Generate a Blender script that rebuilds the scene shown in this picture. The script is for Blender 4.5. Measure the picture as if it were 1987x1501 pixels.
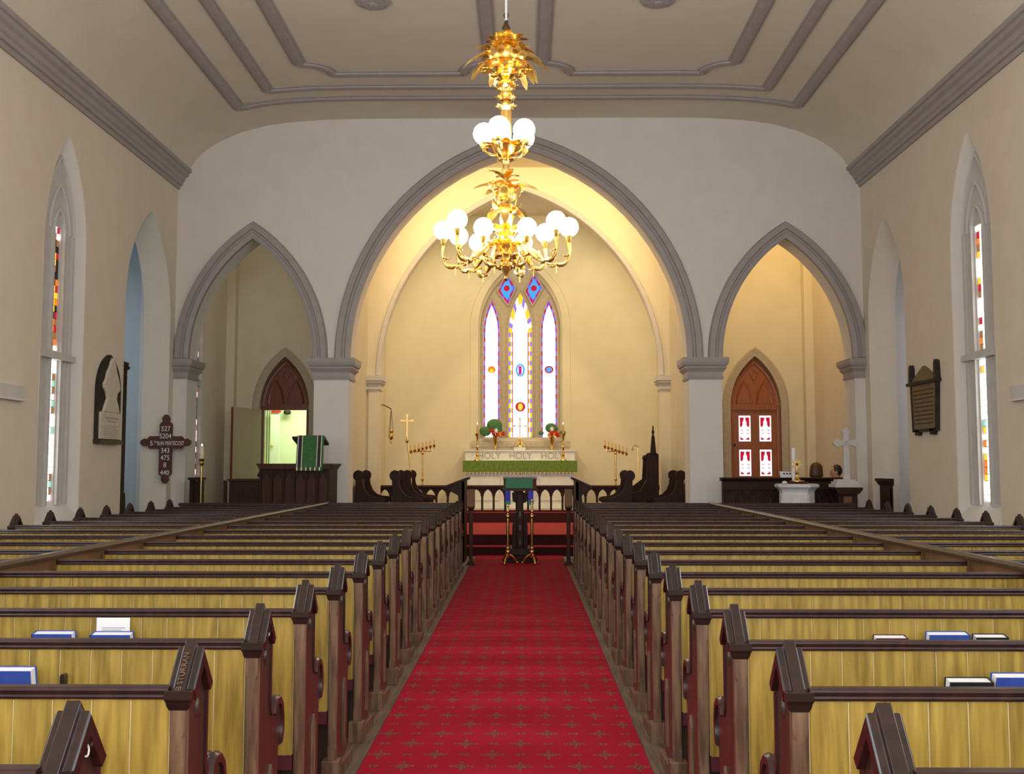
import bpy, math, random
from mathutils import Vector, Matrix
random.seed(7)
for o in list(bpy.data.objects): bpy.data.objects.remove(o)
scene = bpy.context.scene
COL = scene.collection
# ------------------------------------------------------------------ camera, world, lights, exposure
F = 2000.0; CX, CY, H = 993.5, 750.5, 1.56            # focal length in pixels of the 1987x1501 frame, eye height
YAW = math.atan(24.5/F); PIT = math.atan(152.5/F)
cd = bpy.data.cameras.new('camera'); cam = bpy.data.objects.new('camera', cd); COL.objects.link(cam)
cd.sensor_fit = 'HORIZONTAL'; cd.sensor_width = 36.0; cd.lens = 36.0*F/1987.0
cd.clip_start = .05; cd.clip_end = 200
cam.location = (0, 0, H); cam.rotation_euler = (math.pi/2+PIT, 0, YAW)
scene.camera = cam
vs = scene.view_settings
vs.view_transform = 'Standard'; vs.look = 'None'; vs.gamma = 1; vs.exposure = 0.38
vs.use_curve_mapping = False
w = bpy.data.worlds.new('world'); scene.world = w; w.use_nodes = True
w.node_tree.nodes['Background'].inputs[0].default_value = (.75, .85, 1, 1)
w.node_tree.nodes['Background'].inputs[1].default_value = 1.0

def light(name, kind, loc, energy, color, size=1, size_y=None, rot=(0, 0, 0), spread=None):
    l = bpy.data.lights.new(name, kind); l.energy = energy; l.color = color
    if kind == 'AREA':
        l.shape = 'RECTANGLE'; l.size = size; l.size_y = size_y or size
        if spread: l.spread = spread
    elif kind in ('POINT', 'SPOT'): l.shadow_soft_size = size
    o = bpy.data.objects.new(name, l); o.location = loc; o.rotation_euler = rot; COL.objects.link(o)
    return o
R90 = math.pi/2
DAY = (.86, .92, 1.0); WARM = (1.0, .70, .36)
# daylight through the west window and the side windows behind the camera
light('west_window_daylight', 'AREA', (-.1, -4.85, 3.6), 330, DAY, 4.5, 4.2, (R90, 0, 0))
for yy in (8.2, 3.1, -2.0):
    light('nave_window_daylight', 'AREA', (-6.0, yy, 3.4), 95, DAY, 1.0, 3.6, (R90, 0, -R90))
    light('nave_window_daylight', 'AREA', (5.77, yy, 3.4), 95, DAY, 1.0, 3.6, (R90, 0, R90))
# the photographer's flash just above the lens
light('camera_flash', 'POINT', (0, -.03, 1.63), 95, (1, .97, .92), .03)
# lamps hidden behind the arches of the chancel and the side bays
def spot(name, loc, aim, energy, color, cone=120, blend=.6):
    o = light(name, 'SPOT', loc, energy, color, .15); o.data.spot_size = math.radians(cone); o.data.spot_blend = blend
    o.rotation_euler = (Vector(aim)-Vector(loc)).to_track_quat('-Z', 'Y').to_euler(); return o
for sx in (-1, 1):
    spot('choir_lamp', (-.1+sx*2.2, 18.3, 7.2), (-.1-sx*.6, 20.9, 4.6), 320, (1.0, .71, .34), 125)
    spot('sanctuary_spot', (-.1+sx*2.3, 21.5, 7.0), (-.1-sx*.6, 25.0, 3.4), 205, (1, .83, .46), 115)
spot('side_bay_lamp', (4.5, 18.3, 7.1), (4.6, 20.9, 4.2), 215, (1.0, .70, .32), 125)
spot('side_bay_lamp', (-4.4, 18.3, 7.1), (-4.9, 20.9, 3.2), 38, (1, .90, .76), 125)
light('vestry_tube', 'AREA', (-4.9, 23.0, 3.2), 34, (.80, 1.0, .55), 1.2, .3)
light('lobby_daylight', 'AREA', (-8.3, 16.5, 3.2), 16, (.68, .83, 1.0), 1.6, 3.0, (R90, 0, -R90))
light('lobby_daylight', 'AREA', (8.0, 16.5, 3.2), 14, (.80, .84, 1.0), 1.6, 3.0, (R90, 0, R90))

# ------------------------------------------------------------------ pixel helpers: real points on known planes
_cp, _sp, _cy, _sy = math.cos(PIT), math.sin(PIT), math.cos(YAW), math.sin(YAW)
FW = Vector((-_sy*_cp, _cy*_cp, _sp)); RT = Vector((_cy, _sy, 0)); UP = RT.cross(FW)
def ray(x, y): return FW + RT*((x-CX)/F) - UP*((y-CY)/F)
def P(x, y, Z):
    d = ray(x, y); t = Z/d.y; return Vector((d.x*t, Z, H+d.z*t))
def PX(x, y, X):
    d = ray(x, y); t = X/d.x; return Vector((X, d.y*t, H+d.z*t))

# ------------------------------------------------------------------ materials
def nt(name):
    m = bpy.data.materials.new(name); m.use_nodes = True
    return m, m.node_tree, m.node_tree.nodes['Principled BSDF']
def setc(b, col, rough=.6, metal=0., coat=0., spec=.5):
    b.inputs['Base Color'].default_value = (*col, 1); b.inputs['Roughness'].default_value = rough
    b.inputs['Metallic'].default_value = metal; b.inputs['Coat Weight'].default_value = coat
    b.inputs['Coat Roughness'].default_value = .18; b.inputs['Specular IOR Level'].default_value = spec
def lin(r, g, b): return tuple((c/255/12.92 if c/255 <= .04045 else ((c/255+.055)/1.055)**2.4) for c in (r, g, b))
def mat(name, c1, c2=None, rough=.6, metal=0., scale=4., stretch=(1, 1, 1), coat=0., bump=0., spec=.5, rnd=0., detail=6, ramp=(.35, .65)):
    m, t, b = nt(name); setc(b, c1, rough, metal, coat, spec)
    if c2 is None: return m
    N = t.nodes; L = t.links
    tc = N.new('ShaderNodeTexCoord'); mp = N.new('ShaderNodeMapping'); nz = N.new('ShaderNodeTexNoise'); rp = N.new('ShaderNodeValToRGB')
    mp.inputs['Scale'].default_value = stretch
    src = tc.outputs['Object']
    if rnd:
        oi = N.new('ShaderNodeObjectInfo'); vm = N.new('ShaderNodeVectorMath'); vm.operation = 'MULTIPLY_ADD'
        cb = N.new('ShaderNodeCombineXYZ')
        for i in range(3): L.new(oi.outputs['Random'], cb.inputs[i])
        L.new(cb.outputs[0], vm.inputs[0]); vm.inputs[1].default_value = (37*rnd, 19*rnd, 53*rnd); L.new(src, vm.inputs[2]); src = vm.outputs[0]
    L.new(src, mp.inputs[0]); L.new(mp.outputs[0], nz.inputs['Vector'])
    nz.inputs['Scale'].default_value = scale; nz.inputs['Detail'].default_value = detail
    rp.color_ramp.elements[0].color = (*c1, 1); rp.color_ramp.elements[1].color = (*c2, 1)
    rp.color_ramp.elements[0].position = ramp[0]; rp.color_ramp.elements[1].position = ramp[1]
    L.new(nz.outputs[0], rp.inputs[0]); L.new(rp.outputs[0], b.inputs['Base Color'])
    if bump:
        bp = N.new('ShaderNodeBump'); bp.inputs['Strength'].default_value = bump; bp.inputs['Distance'].default_value = .004
        L.new(nz.outputs[0], bp.inputs['Height']); L.new(bp.outputs[0], b.inputs['Normal'])
    return m
def emis(name, col, s):
    m, t, b = nt(name); setc(b, tuple(c_*.15 for c_ in col), .3, spec=.2)
    b.inputs['Emission Color'].default_value = (*col, 1); b.inputs['Emission Strength'].default_value = s
    return m
M = {}
M['wall'] = mat('cream_plaster', (.725, .63, .495), (.755, .66, .525), .85, scale=3, bump=.05)
M['wallf'] = mat('pale_plaster', (.725, .685, .635), (.755, .715, .665), .85, scale=3, bump=.05)
M['ceil'] = mat('buff_ceiling', (.70, .625, .50), (.73, .65, .525), .9, scale=2, bump=.04)
M['grey'] = mat('grey_trim_paint', (.355, .315, .30), (.385, .345, .33), .6, scale=6)
M['greyl'] = mat('light_grey_paint', (.58, .55, .52), (.62, .59, .56), .6, scale=6)
M['chan'] = mat('chancel_plaster', (.72, .65, .49), (.75, .68, .52), .85, scale=3, bump=.04)
M['stone'] = mat('tan_stone', (.45, .38, .29), (.52, .45, .35), .75, scale=14, bump=.1)
M['floor'] = mat('worn_grey_floor', (.17, .155, .14), (.24, .22, .20), .7, scale=9, bump=.1)
M['strip'] = mat('worn_floor_board', (.09, .055, .035), (.17, .115, .08), .55, scale=5, stretch=(8, .6, 1), bump=.1)
M['dark'] = mat('dark_varnished_wood', (.013, .0055, .0048), (.026, .0098, .0075), .30, scale=5, stretch=(1, 6, 6), coat=.35, rnd=1, spec=.4)
M['darkm'] = mat('dark_dull_wood', (.020, .0075, .0055), (.036, .0135, .0090), .55, scale=5, stretch=(6, 6, 1), spec=.2, rnd=1)
M['midm'] = mat('brown_dull_wood', (.040, .013, .0075), (.065, .022, .012), .5, scale=4, stretch=(9, 9, .8), spec=.2, rnd=1)
M['mid'] = mat('brown_varnished_wood', (.028, .0145, .0088), (.052, .026, .015), .36, scale=4, stretch=(9, 9, .8), coat=.2, rnd=1)
M['part'] = mat('orange_brown_wood', (.10, .042, .015), (.15, .066, .024), .42, scale=4, stretch=(9, .8, .8), coat=.2)
M['worn'] = mat('worn_brown_wood', (.085, .040, .020), (.20, .115, .062), .5, scale=6, stretch=(6, 6, .8), bump=.2, rnd=1)
M['oak'] = mat('oak_grained_yellow_board', (.215, .138, .019), (.46, .312, .058), .42, scale=5.5, stretch=(7, 7, .7), coat=.15, bump=.3, rnd=1, ramp=(.3, .7), detail=9)
M['groove'] = mat('groove_wood', (.60, .48, .24), None, .7)
M['maroon'] = mat('maroon_cloth', (.07, .008, .014), (.10, .012, .02), .9, scale=30)
M['redcush'] = mat('red_cushion', (.35, .02, .018), (.42, .03, .025), .85, scale=20)
M['gold'] = mat('gilt_metal', (.83, .52, .13), (.92, .64, .22), .26, 1.0, scale=18)
M['brass'] = mat('polished_brass', (.74, .48, .16), (.80, .55, .22), .20, 1.0, scale=10)
M['darkbrass'] = mat('dark_bronze', (.12, .07, .03), None, .4, .8)
M['copper'] = mat('amber_glass', (.75, .42, .22), None, .25)
M['globe'] = emis('lit_glass_globe', (1, .90, .70), 30)
M['flame'] = emis('small_lamp_flame', (1, .8, .5), 3)
M['white'] = mat('white_marble', (.78, .77, .75), (.70, .70, .70), .4, scale=5)
M['whitep'] = mat('white_paint', (.8, .8, .78), None, .5)
M['paper'] = mat('paper', (.86, .87, .88), None, .7)
M['blue'] = mat('blue_book_cloth', (.03, .07, .36), (.04, .09, .42), .5, scale=20)
M['black'] = mat('black_book_cloth', (.012, .012, .015), None, .5)
M['green'] = mat('green_brocade', (.10, .19, .025), (.16, .27, .045), .8, scale=16)
M['teal'] = mat('teal_green_cloth', (.03, .20, .13), (.05, .25, .17), .8, scale=20)
M['dgreen'] = mat('dark_green_cloth', (.035, .12, .035), (.05, .16, .05), .85, scale=20)
M['navy'] = mat('navy_band', (.012, .012, .03), None, .7)
M['royal'] = mat('royal_blue_ribbon', (.02, .025, .42), None, .6)
M['fringe'] = mat('gold_fringe', (.55, .38, .12), None, .6)
M['cream'] = mat('cream_fringe', (.75, .68, .5), None, .7)
M['leaf'] = mat('leaf_green', (.03, .13, .03), (.06, .20, .05), .5, scale=12)
M['red'] = mat('red_petal', (.6, .02, .01), None, .5)
M['orange'] = mat('orange_petal', (.85, .33, .02), None, .5)
M['skin'] = mat('skin', (.52, .24, .16), (.56, .27, .18), .5, scale=20)
M['hairb'] = mat('brown_hair', (.05, .022, .01), (.09, .04, .015), .5, scale=40, stretch=(1, 1, .2))
M['hairk'] = mat('black_hair', (.008, .006, .006), (.02, .015, .014), .45, scale=40)
M['clothd'] = mat('dark_jacket', (.02, .018, .02), (.03, .028, .03), .85, scale=20)
M['clotht'] = mat('tan_blouse', (.30, .19, .09), (.34, .22, .11), .85, scale=20)
M['slate'] = mat('dark_slate', (.018, .014, .012), (.034, .028, .022), .55, scale=8, spec=.25)
M['relief'] = mat('cream_carved_marble', (.60, .52, .41), (.68, .60, .48), .6, scale=12, bump=.1)
M['brz'] = mat('olive_bronze', (.16, .115, .06), (.20, .145, .08), .45, .3, scale=12)
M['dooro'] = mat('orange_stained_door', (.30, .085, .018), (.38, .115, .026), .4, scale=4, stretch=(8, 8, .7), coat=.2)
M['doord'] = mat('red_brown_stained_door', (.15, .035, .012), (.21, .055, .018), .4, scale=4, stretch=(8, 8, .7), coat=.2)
M['leaftan'] = mat('tan_door_paint', (.52, .42, .31), None, .6)
M['vest'] = mat('vestry_plaster', (.75, .76, .62), (.78, .79, .65), .85, scale=3)
M['blueg'] = mat('blue_grey_paint', (.50, .56, .59), (.53, .59, .62), .8, scale=3)
M['exit'] = mat('red_sign', (.6, .02, .03), None, .5)
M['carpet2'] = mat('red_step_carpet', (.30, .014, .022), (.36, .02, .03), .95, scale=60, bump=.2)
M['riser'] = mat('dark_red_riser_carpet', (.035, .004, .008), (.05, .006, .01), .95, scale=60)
M['number'] = mat('white_numeral', (.8, .8, .78), None, .6)
M['hymn'] = mat('hymn_board_wood', (.075, .020, .012), (.11, .03, .017), .5, scale=5, stretch=(1, 6, 6))
M['gletter'] = mat('stone_grey_letter', (.42, .38, .32), None, .7)
M['steel'] = mat('grey_metal', (.5, .5, .5), None, .3, 1.0)
M['mould'] = mat('dark_reddish_gloss_wood', (.022, .0075, .008), (.045, .014, .012), .34, scale=5, stretch=(6, 6, 1), coat=.18, rnd=1, spec=.4)
# lit stained glass
GLASS = {'w': emis('clear_lit_glass', (1, 1, .98), 2.2), 'y': emis('yellow_lit_glass', (1, .56, .03), .95), 'r': emis('red_lit_glass', (.72, .01, .05), .52),
         'b': emis('blue_lit_glass', (.13, .14, .85), .8), 'v': emis('violet_lit_glass', (.30, .17, .85), .85), 'm': emis('magenta_lit_glass', (.62, .01, .36), .6),
         'c': emis('sky_blue_lit_glass', (.06, .36, .85), .85), 'o': emis('orange_lit_glass', (.85, .20, .015), .85), 'g': emis('green_lit_glass', (.25, .60, .45), 1.0),
         'k': mat('lead_came', (.02, .015, .02), None, .5), 't': emis('amber_dim_glass', (.35, .16, .05), .7), 'p': emis('pink_lit_glass', (.9, .55, .6), 1.4)}

# aisle carpet: woven repeat of crosses and small sprigs
def carpet_mat():
    m, t, b = nt('red_patterned_carpet'); setc(b, lin(150, 18, 40), .95, spec=.15); N = t.nodes; L = t.links
    def ma(op, a, bb=None, c=None):
        n = N.new('ShaderNodeMath'); n.operation = op
        for i, v in enumerate((a, bb, c)):
            if v is None: continue
            if isinstance(v, (int, float)): n.inputs[i].default_value = v
            else: L.new(v, n.inputs[i])
        return n.outputs[0]
    tc = N.new('ShaderNodeTexCoord'); sx = N.new('ShaderNodeSeparateXYZ'); L.new(tc.outputs['Object'], sx.inputs[0])
    cu, cv = .152, .217
    u = ma('DIVIDE', sx.outputs[0], cu); v = ma('DIVIDE', sx.outputs[1], cv)
    fu = ma('FLOOR', u); fv = ma('FLOOR', v)
    chk = ma('MODULO', ma('ABSOLUTE', ma('ADD', fu, fv)), 2.0)
    du = ma('ABSOLUTE', ma('MULTIPLY', ma('SUBTRACT', ma('SUBTRACT', u, fu), .5), cu))
    dv = ma('ABSOLUTE', ma('MULTIPLY', ma('SUBTRACT', ma('SUBTRACT', v, fv), .5), cv))
    def box(a, c): return ma('MULTIPLY', ma('LESS_THAN', du, a), ma('LESS_THAN', dv, c))
    ring = ma('COMPARE', ma('ADD', du, ma('MULTIPLY', dv, .8)), .024, .006)
    big = ma('MAXIMUM', ma('MAXIMUM', box(.064, .013), box(.009, .085)), ma('MAXIMUM', ring, box(.030, .028)))
    sm = ma('MULTIPLY', box(.026, .020), ma('GREATER_THAN', du, .003))
    motif = ma('MAXIMUM', ma('MULTIPLY', big, chk), ma('MULTIPLY', sm, ma('SUBTRACT', 1, chk)))
    nz = N.new('ShaderNodeTexNoise'); nz.inputs['Scale'].default_value = 160; L.new(tc.outputs['Object'], nz.inputs[0])
    gold = ma('MULTIPLY', motif, ma('GREATER_THAN', nz.outputs[0], .50))
    n2 = N.new('ShaderNodeTexNoise'); n2.inputs['Scale'].default_value = 45; L.new(tc.outputs['Object'], n2.inputs[0])
    rp = N.new('ShaderNodeValToRGB'); rp.color_ramp.elements[0].color = (*lin(160, 19, 45), 1); rp.color_ramp.elements[1].color = (*lin(168, 22, 49), 1)
    L.new(n2.outputs[0], rp.inputs[0])
    m1 = N.new('ShaderNodeMixRGB'); L.new(ma('MULTIPLY', motif, .62), m1.inputs[0]); L.new(rp.outputs[0], m1.inputs[1]); m1.inputs[2].default_value = (*lin(40, 22, 42), 1)
    m2 = N.new('ShaderNodeMixRGB'); L.new(ma('MULTIPLY', gold, .5), m2.inputs[0]); L.new(m1.outputs[0], m2.inputs[1]); m2.inputs[2].default_value = (*lin(168, 130, 96), 1)
    L.new(m2.outputs[0], b.inputs['Base Color'])
    return m
M['carpet'] = carpet_mat()

# ------------------------------------------------------------------ mesh builder
ORG = {}
class MB:
    def __init__(s): s.v = []; s.f = []; s.mi = []; s.flip = False
    def add(s, vs_, fs, m=0):
        n = len(s.v); s.v += [Vector(p) for p in vs_]
        for f in fs: s.f.append([n+i for i in f]); s.mi.append(m)
        return s
    def box(s, x0, x1, y0, y1, z0, z1, m=0):
        return s.add([(x0, y0, z0), (x1, y0, z0), (x1, y1, z0), (x0, y1, z0), (x0, y0, z1), (x1, y0, z1), (x1, y1, z1), (x0, y1, z1)],
                     [(0, 3, 2, 1), (4, 5, 6, 7), (0, 1, 5, 4), (1, 2, 6, 5), (2, 3, 7, 6), (3, 0, 4, 7)], m)
    def frus(s, c, ax, ay, z0, bx, by, z1, m=0):
        x, y = c
        return s.add([(x-ax, y-ay, z0), (x+ax, y-ay, z0), (x+ax, y+ay, z0), (x-ax, y+ay, z0), (x-bx, y-by, z1), (x+bx, y-by, z1), (x+bx, y+by, z1), (x-bx, y+by, z1)],
                     [(0, 3, 2, 1), (4, 5, 6, 7), (0, 1, 5, 4), (1, 2, 6, 5), (2, 3, 7, 6), (3, 0, 4, 7)], m)
    def prism(s, poly, ax, a0, a1, m=0):
        n = len(poly)
        def pt(p, a): return (a, p[0], p[1]) if ax == 'x' else ((p[0], a, p[1]) if ax == 'y' else (p[0], p[1], a))
        return s.add([pt(p, a0) for p in poly]+[pt(p, a1) for p in poly],
                     [list(range(n))[::-1], list(range(n, 2*n))]+[(i, (i+1) % n, n+(i+1) % n, n+i) for i in range(n)], m)
    def loft(s, rings, m=0, closed=True, caps=True):
        n = len(rings[0]); vs_ = [p for r in rings for p in r]; fs = []
        for k in range(len(rings)-1):
            for i in range(n if closed else n-1):
                j = (i+1) % n; fs.append((k*n+i, k*n+j, (k+1)*n+j, (k+1)*n+i))
        if caps and closed: fs.append(list(range(n))[::-1]); fs.append([(len(rings)-1)*n+i for i in range(n)])
        return s.add(vs_, fs, m)
    def lathe(s, prof, c=(0, 0, 0), seg=16, m=0, sx=1, sy=1, rot=0):
        rings = []
        for r, z in prof:
            rings.append([(c[0]+sx*r*math.cos(rot+2*math.pi*i/seg), c[1]+sy*r*math.sin(rot+2*math.pi*i/seg), c[2]+z) for i in range(seg)])
        return s.loft(rings, m)
    def sphere(s, c, r, m=0, seg=16, rings=10, sx=1, sy=1, sz=1):
        prof = [(max(r*math.sin(math.pi*k/rings), 1e-4), -r*math.cos(math.pi*k/rings)*sz) for k in range(rings+1)]
        return s.lathe(prof, c, seg, m, sx, sy)
    def tube(s, pts, r, seg=8, m=0):
        pts = [Vector(p) for p in pts]; n = len(pts); rs = r if isinstance(r, (list, tuple)) else [r]*n
        rings = []; ref = None
        for i, p in enumerate(pts):
            d = (pts[min(i+1, n-1)]-pts[max(i-1, 0)]).normalized()
            if ref is None:
                ref = d.orthogonal().normalized()
            a = (ref-d*ref.dot(d)); a = a.normalized() if a.length > 1e-5 else d.orthogonal().normalized(); ref = a
            b = d.cross(a)
            rings.append([p+(a*math.cos(2*math.pi*k/seg)+b*math.sin(2*math.pi*k/seg))*rs[i] for k in range(seg)])
        return s.loft(rings, m)
    def torus(s, c, R, r, axis='z', seg=20, sub=8, m=0):
        pts = []
        for k in range(seg):
            a = 2*math.pi*k/seg; ring = []
            for j in range(sub):
                b = 2*math.pi*j/sub; q = R+r*math.cos(b); h = r*math.sin(b)
                p = (q*math.cos(a), q*math.sin(a), h)
                if axis == 'y': p = (p[0], p[2], p[1])
                if axis == 'x': p = (p[2], p[0], p[1])
                ring.append((c[0]+p[0], c[1]+p[1], c[2]+p[2]))
            pts.append(ring)
        pts.append(pts[0])
        return s.loft(pts, m, caps=False)
    def leaf(s, base, out, length, width, curl=.5, droop=0., m=0, th=.004):
        """an acanthus leaf: lobed, curling strip"""
        base = Vector(base); out = Vector(out).normalized(); side = out.cross(Vector((0, 0, 1)))
        side = side.normalized() if side.length > 1e-4 else Vector((1, 0, 0)); up = side.cross(out).normalized()
        n = 6; L = []; Rr = []; C = []
        for i in range(n+1):
            t = i/n; kc = curl*2.2 if abs(curl) > .005 else .011; a = kc*t
            p = base+out*(length*(math.sin(a)/kc))+up*(length*((1-math.cos(a))/kc)-droop*length*t*t)
            ww = width*.5*(math.sin(math.pi*min(1, .18+t*.82))**.7)*(1.0 if i % 2 else .68)
            if i == n: ww = width*.06
            L.append(p-side*ww); Rr.append(p+side*ww); C.append(p+up*th*1.5)
        vs_ = L+C+Rr; k = n+1; fs = []
        for i in range(n): fs += [(i, i+1, k+i+1, k+i), (k+i, k+i+1, 2*k+i+1, 2*k+i)]
        low = [p-up*th for p in L]+[p-up*th*2.5 for p in C]+[p-up*th for p in Rr]
        fs2 = []
        o = 3*k
        for i in range(n): fs2 += [(o+i, o+k+i, o+k+i+1, o+i+1), (o+k+i, o+2*k+i, o+2*k+i+1, o+k+i+1), (i, o+i, o+i+1, i+1), (2*k+i, 2*k+i+1, o+2*k+i+1, o+2*k+i)]
        return s.add(vs_+low, fs+fs2, m)
    def mirror_x(s, x0=0.):
        for p in s.v: p.x = 2*x0-p.x
        s.f = [f[::-1] for f in s.f]; return s
    def move(s, d):
        d = Vector(d)
        for p in s.v: p += d
        return s
    def rotz(s, a, c=(0, 0, 0)):
        c = Vector(c); R = Matrix.Rotation(a, 3, 'Z')
        s.v = [R @ (p-c)+c for p in s.v]; return s
    def build(s, name, mats, parent=None, origin=None, smooth=False, bevel=0):
        if parent is not None: og = ORG[parent.name]
        else: og = Vector(origin) if origin is not None else Vector((0, 0, 0))
        me = bpy.data.meshes.new(name); me.from_pydata([tuple(p-og) for p in s.v], [], s.f)
        for mm in (mats if isinstance(mats, (list, tuple)) else [mats]): me.materials.append(M[mm] if isinstance(mm, str) else mm)
        if any(s.mi): me.polygons.foreach_set('material_index', s.mi)
        if smooth: me.polygons.foreach_set('use_smooth', [True]*len(s.f))
        me.update()
        o = bpy.data.objects.new(name, me); COL.objects.link(o)
        if smooth and smooth != 'all':
            try: me.set_sharp_from_angle(angle=math.radians(40))
            except Exception: pass
        if parent is not None: o.parent = parent
        else: o.location = og
        ORG[o.name] = og
        if bevel:
            b = o.modifiers.new('bevel', 'BEVEL'); b.width = bevel; b.segments = 2; b.limit_method = 'ANGLE'
        return o
def tag(o, label=None, cat=None, group=None, kind=None):
    if label: o['label'] = label
    if cat: o['category'] = cat
    if group: o['group'] = group
    if kind: o['kind'] = kind
    return o
def thing(name, loc, label, cat, group=None):
    o = bpy.data.objects.new(name, None); COL.objects.link(o); o.location = loc; o.empty_display_size = .1
    ORG[o.name] = Vector(loc); return tag(o, label, cat, group)
def struct(o): o['kind'] = 'structure'; return o
def copy_tree(o, parent=None, loc=None):
    c = o.copy(); COL.objects.link(c); c.parent = parent
    if loc is not None: c.location = loc
    ORG[c.name] = Vector(c.location) if parent is None else ORG[parent.name]
    for ch in o.children: copy_tree(ch, c)
    return c
def text(body, size, loc, rot, m, parent, name='lettering', ext=.002, align='CENTER', sx=1.0):
    cu = bpy.data.curves.new(name, 'FONT'); cu.body = body; cu.size = size; cu.extrude = ext; cu.align_x = align; cu.align_y = 'CENTER'
    tmp = bpy.data.objects.new(name, cu); COL.objects.link(tmp)
    me = bpy.data.meshes.new_from_object(tmp.evaluated_get(bpy.context.evaluated_depsgraph_get())); bpy.data.objects.remove(tmp); me.name = name
    me.materials.clear(); me.materials.append(M[m]); o = bpy.data.objects.new(name, me); COL.objects.link(o); o.parent = parent
    o.location = Vector(loc)-ORG[parent.name]; o.rotation_euler = rot; o.scale = (sx, 1, 1); return o

# pointed arch: half width a, rise h, offset d outwards -> points from (-) spring over the apex to (+) spring
def arch(a, h, d=0., n=14):
    R = (a*a+h*h)/(2*a); cxn = a-R; r = R+d
    th = math.acos(max(-1, min(1, -cxn/r)))
    right = [(cxn+r*math.cos(th*i/n), r*math.sin(th*i/n)) for i in range(n+1)]
    return [(-x, z) for x, z in right]+[(x, z) for x, z in right[::-1][1:]]
def arch_wall(mb, axis, t0, t1, u0, u1, z0, z1, openings, m=0):
    """wall panel along u with pointed openings (u centre, a, spring, h, bottom)"""
    u = u0
    for (c, a, sp, h, zb) in sorted(openings):
        if c-a > u+1e-4: mb.prism([(u, z0), (c-a, z0), (c-a, z1), (u, z1)], axis, t0, t1, m)
        if zb > z0: mb.prism([(c-a, z0), (c+a, z0), (c+a, zb), (c-a, zb)], axis, t0, t1, m)
        pts = [(c+x, sp+z) for x, z in arch(a, h)]
        half = len(pts)//2
        mb.prism(pts[:half+1]+[(c, z1), (c-a, z1)], axis, t0, t1, m)
        mb.prism(pts[half:]+[(c+a, z1), (c, z1)], axis, t0, t1, m)
        u = c+a
    if u1 > u+1e-4: mb.prism([(u, z0), (u1, z0), (u1, z1), (u, z1)], axis, t0, t1, m)
def arch_sweep(mb, axis, c, a, h, sp, prof, zdown=0., m=0, n=18, t=0., sgn=1):
    """moulding with profile (offset outwards from the opening, projection from plane t) swept along a pointed arch; legs go down to sp-zdown"""
    rings = []
    cols = [arch(a, h, d, n) for d, q in prof]
    k = len(cols[0])
    def pt(u, z, q): return (c+u, t+sgn*q, sp+z) if axis == 'y' else (t+sgn*q, c+u, sp+z)
    def ring(i, dz=0.): return [pt(cols[j][i][0], cols[j][i][1]-dz, prof[j][1]) for j in range(len(prof))]
    if zdown: rings.append(ring(0, zdown))
    rings += [ring(i) for i in range(k)]
    if zdown: rings.append(ring(k-1, zdown))
    mb.loft(rings, m, closed=True)

# ================================================================== the setting
XL, XR, XC = -6.04, 5.81, -.115
ZF = 17.6; ZF2 = 18.15; ZB = 20.9; ZB2 = 21.3; ZE = 25.0; YW = -5.0
SPR = 3.40
# floor
fl = MB(); fl.box(-9, 9, YW-.3, 18.35, -.2, 0); struct(fl.build('floor', 'floor'))
# ---- nave front wall with three arches
MAIN = (-.105, 2.915, SPR, 3.70); LARCH = (-4.713, 1.095, SPR, 2.11); RARCH = (4.503, 1.13, SPR, 2.09)
wb = MB(); arch_wall(wb, 'y', ZF, ZF2, XL-.6, XR+.6, 0, 8.2, [(*MAIN, 0), (*LARCH, 0), (*RARCH, 0)])
struct(wb.build('wall_front', 'wallf'))
# grey archivolts
prof = [(-.02, -.06), (-.02, .035), (.03, .06), (.06, .06), (.075, .035), (.11, .035), (.125, .075), (.21, .075), (.235, .03), (.245, -.01)]
for i, (A, sc) in enumerate(((MAIN, 1.05), (LARCH, .98), (RARCH, .98))):
    mb = MB(); arch_sweep(mb, 'y', A[0], A[1], A[3], A[2], [(d*sc, -q) for d, q in prof], t=ZF, n=26)
    struct(mb.build('trim_%d' % (i+1), 'grey', smooth=True))
# capitals on the columns and responds
def capital(name, x0, x1, y0, y1, z1, z0, mats='grey', px=.11):
    mb = MB(); cxm, cym = (x0+x1)/2, (y0+y1)/2; ax, ay = (x1-x0)/2, (y1-y0)/2; hh = z1-z0
    st = [(0, .02), (.10, .03), (.16, .015), (.34, .02), (.44, .05), (.52, .075), (.60, .06), (.66, .09), (.80, 1.0*px), (1, px)]
    rings = []
    for k, (t, e) in enumerate(st):
        z = z0+hh*t
        rings.append([(x0-e, y0-e, z), (x1+e, y0-e, z), (x1+e, y1+e, z), (x0-e, y1+e, z)])
    mb.loft(rings); return struct(mb.build(name, mats))
c_l = (MAIN[0]-MAIN[1], LARCH[0]+LARCH[1]); c_r = (MAIN[0]+MAIN[1], RARCH[0]-RARCH[1])
capital('trim_4', c_l[1], c_l[0], ZF, ZF2, SPR, 3.03)
capital('trim_5', c_r[0], c_r[1], ZF, ZF2, SPR, 3.03)
capital('trim_6', XL-.3, LARCH[0]-LARCH[1], ZF, ZF2, SPR-.02, 3.05)
capital('trim_7', RARCH[0]+RARCH[1], XR+.3, ZF, ZF2, SPR-.02, 3.05)
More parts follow.
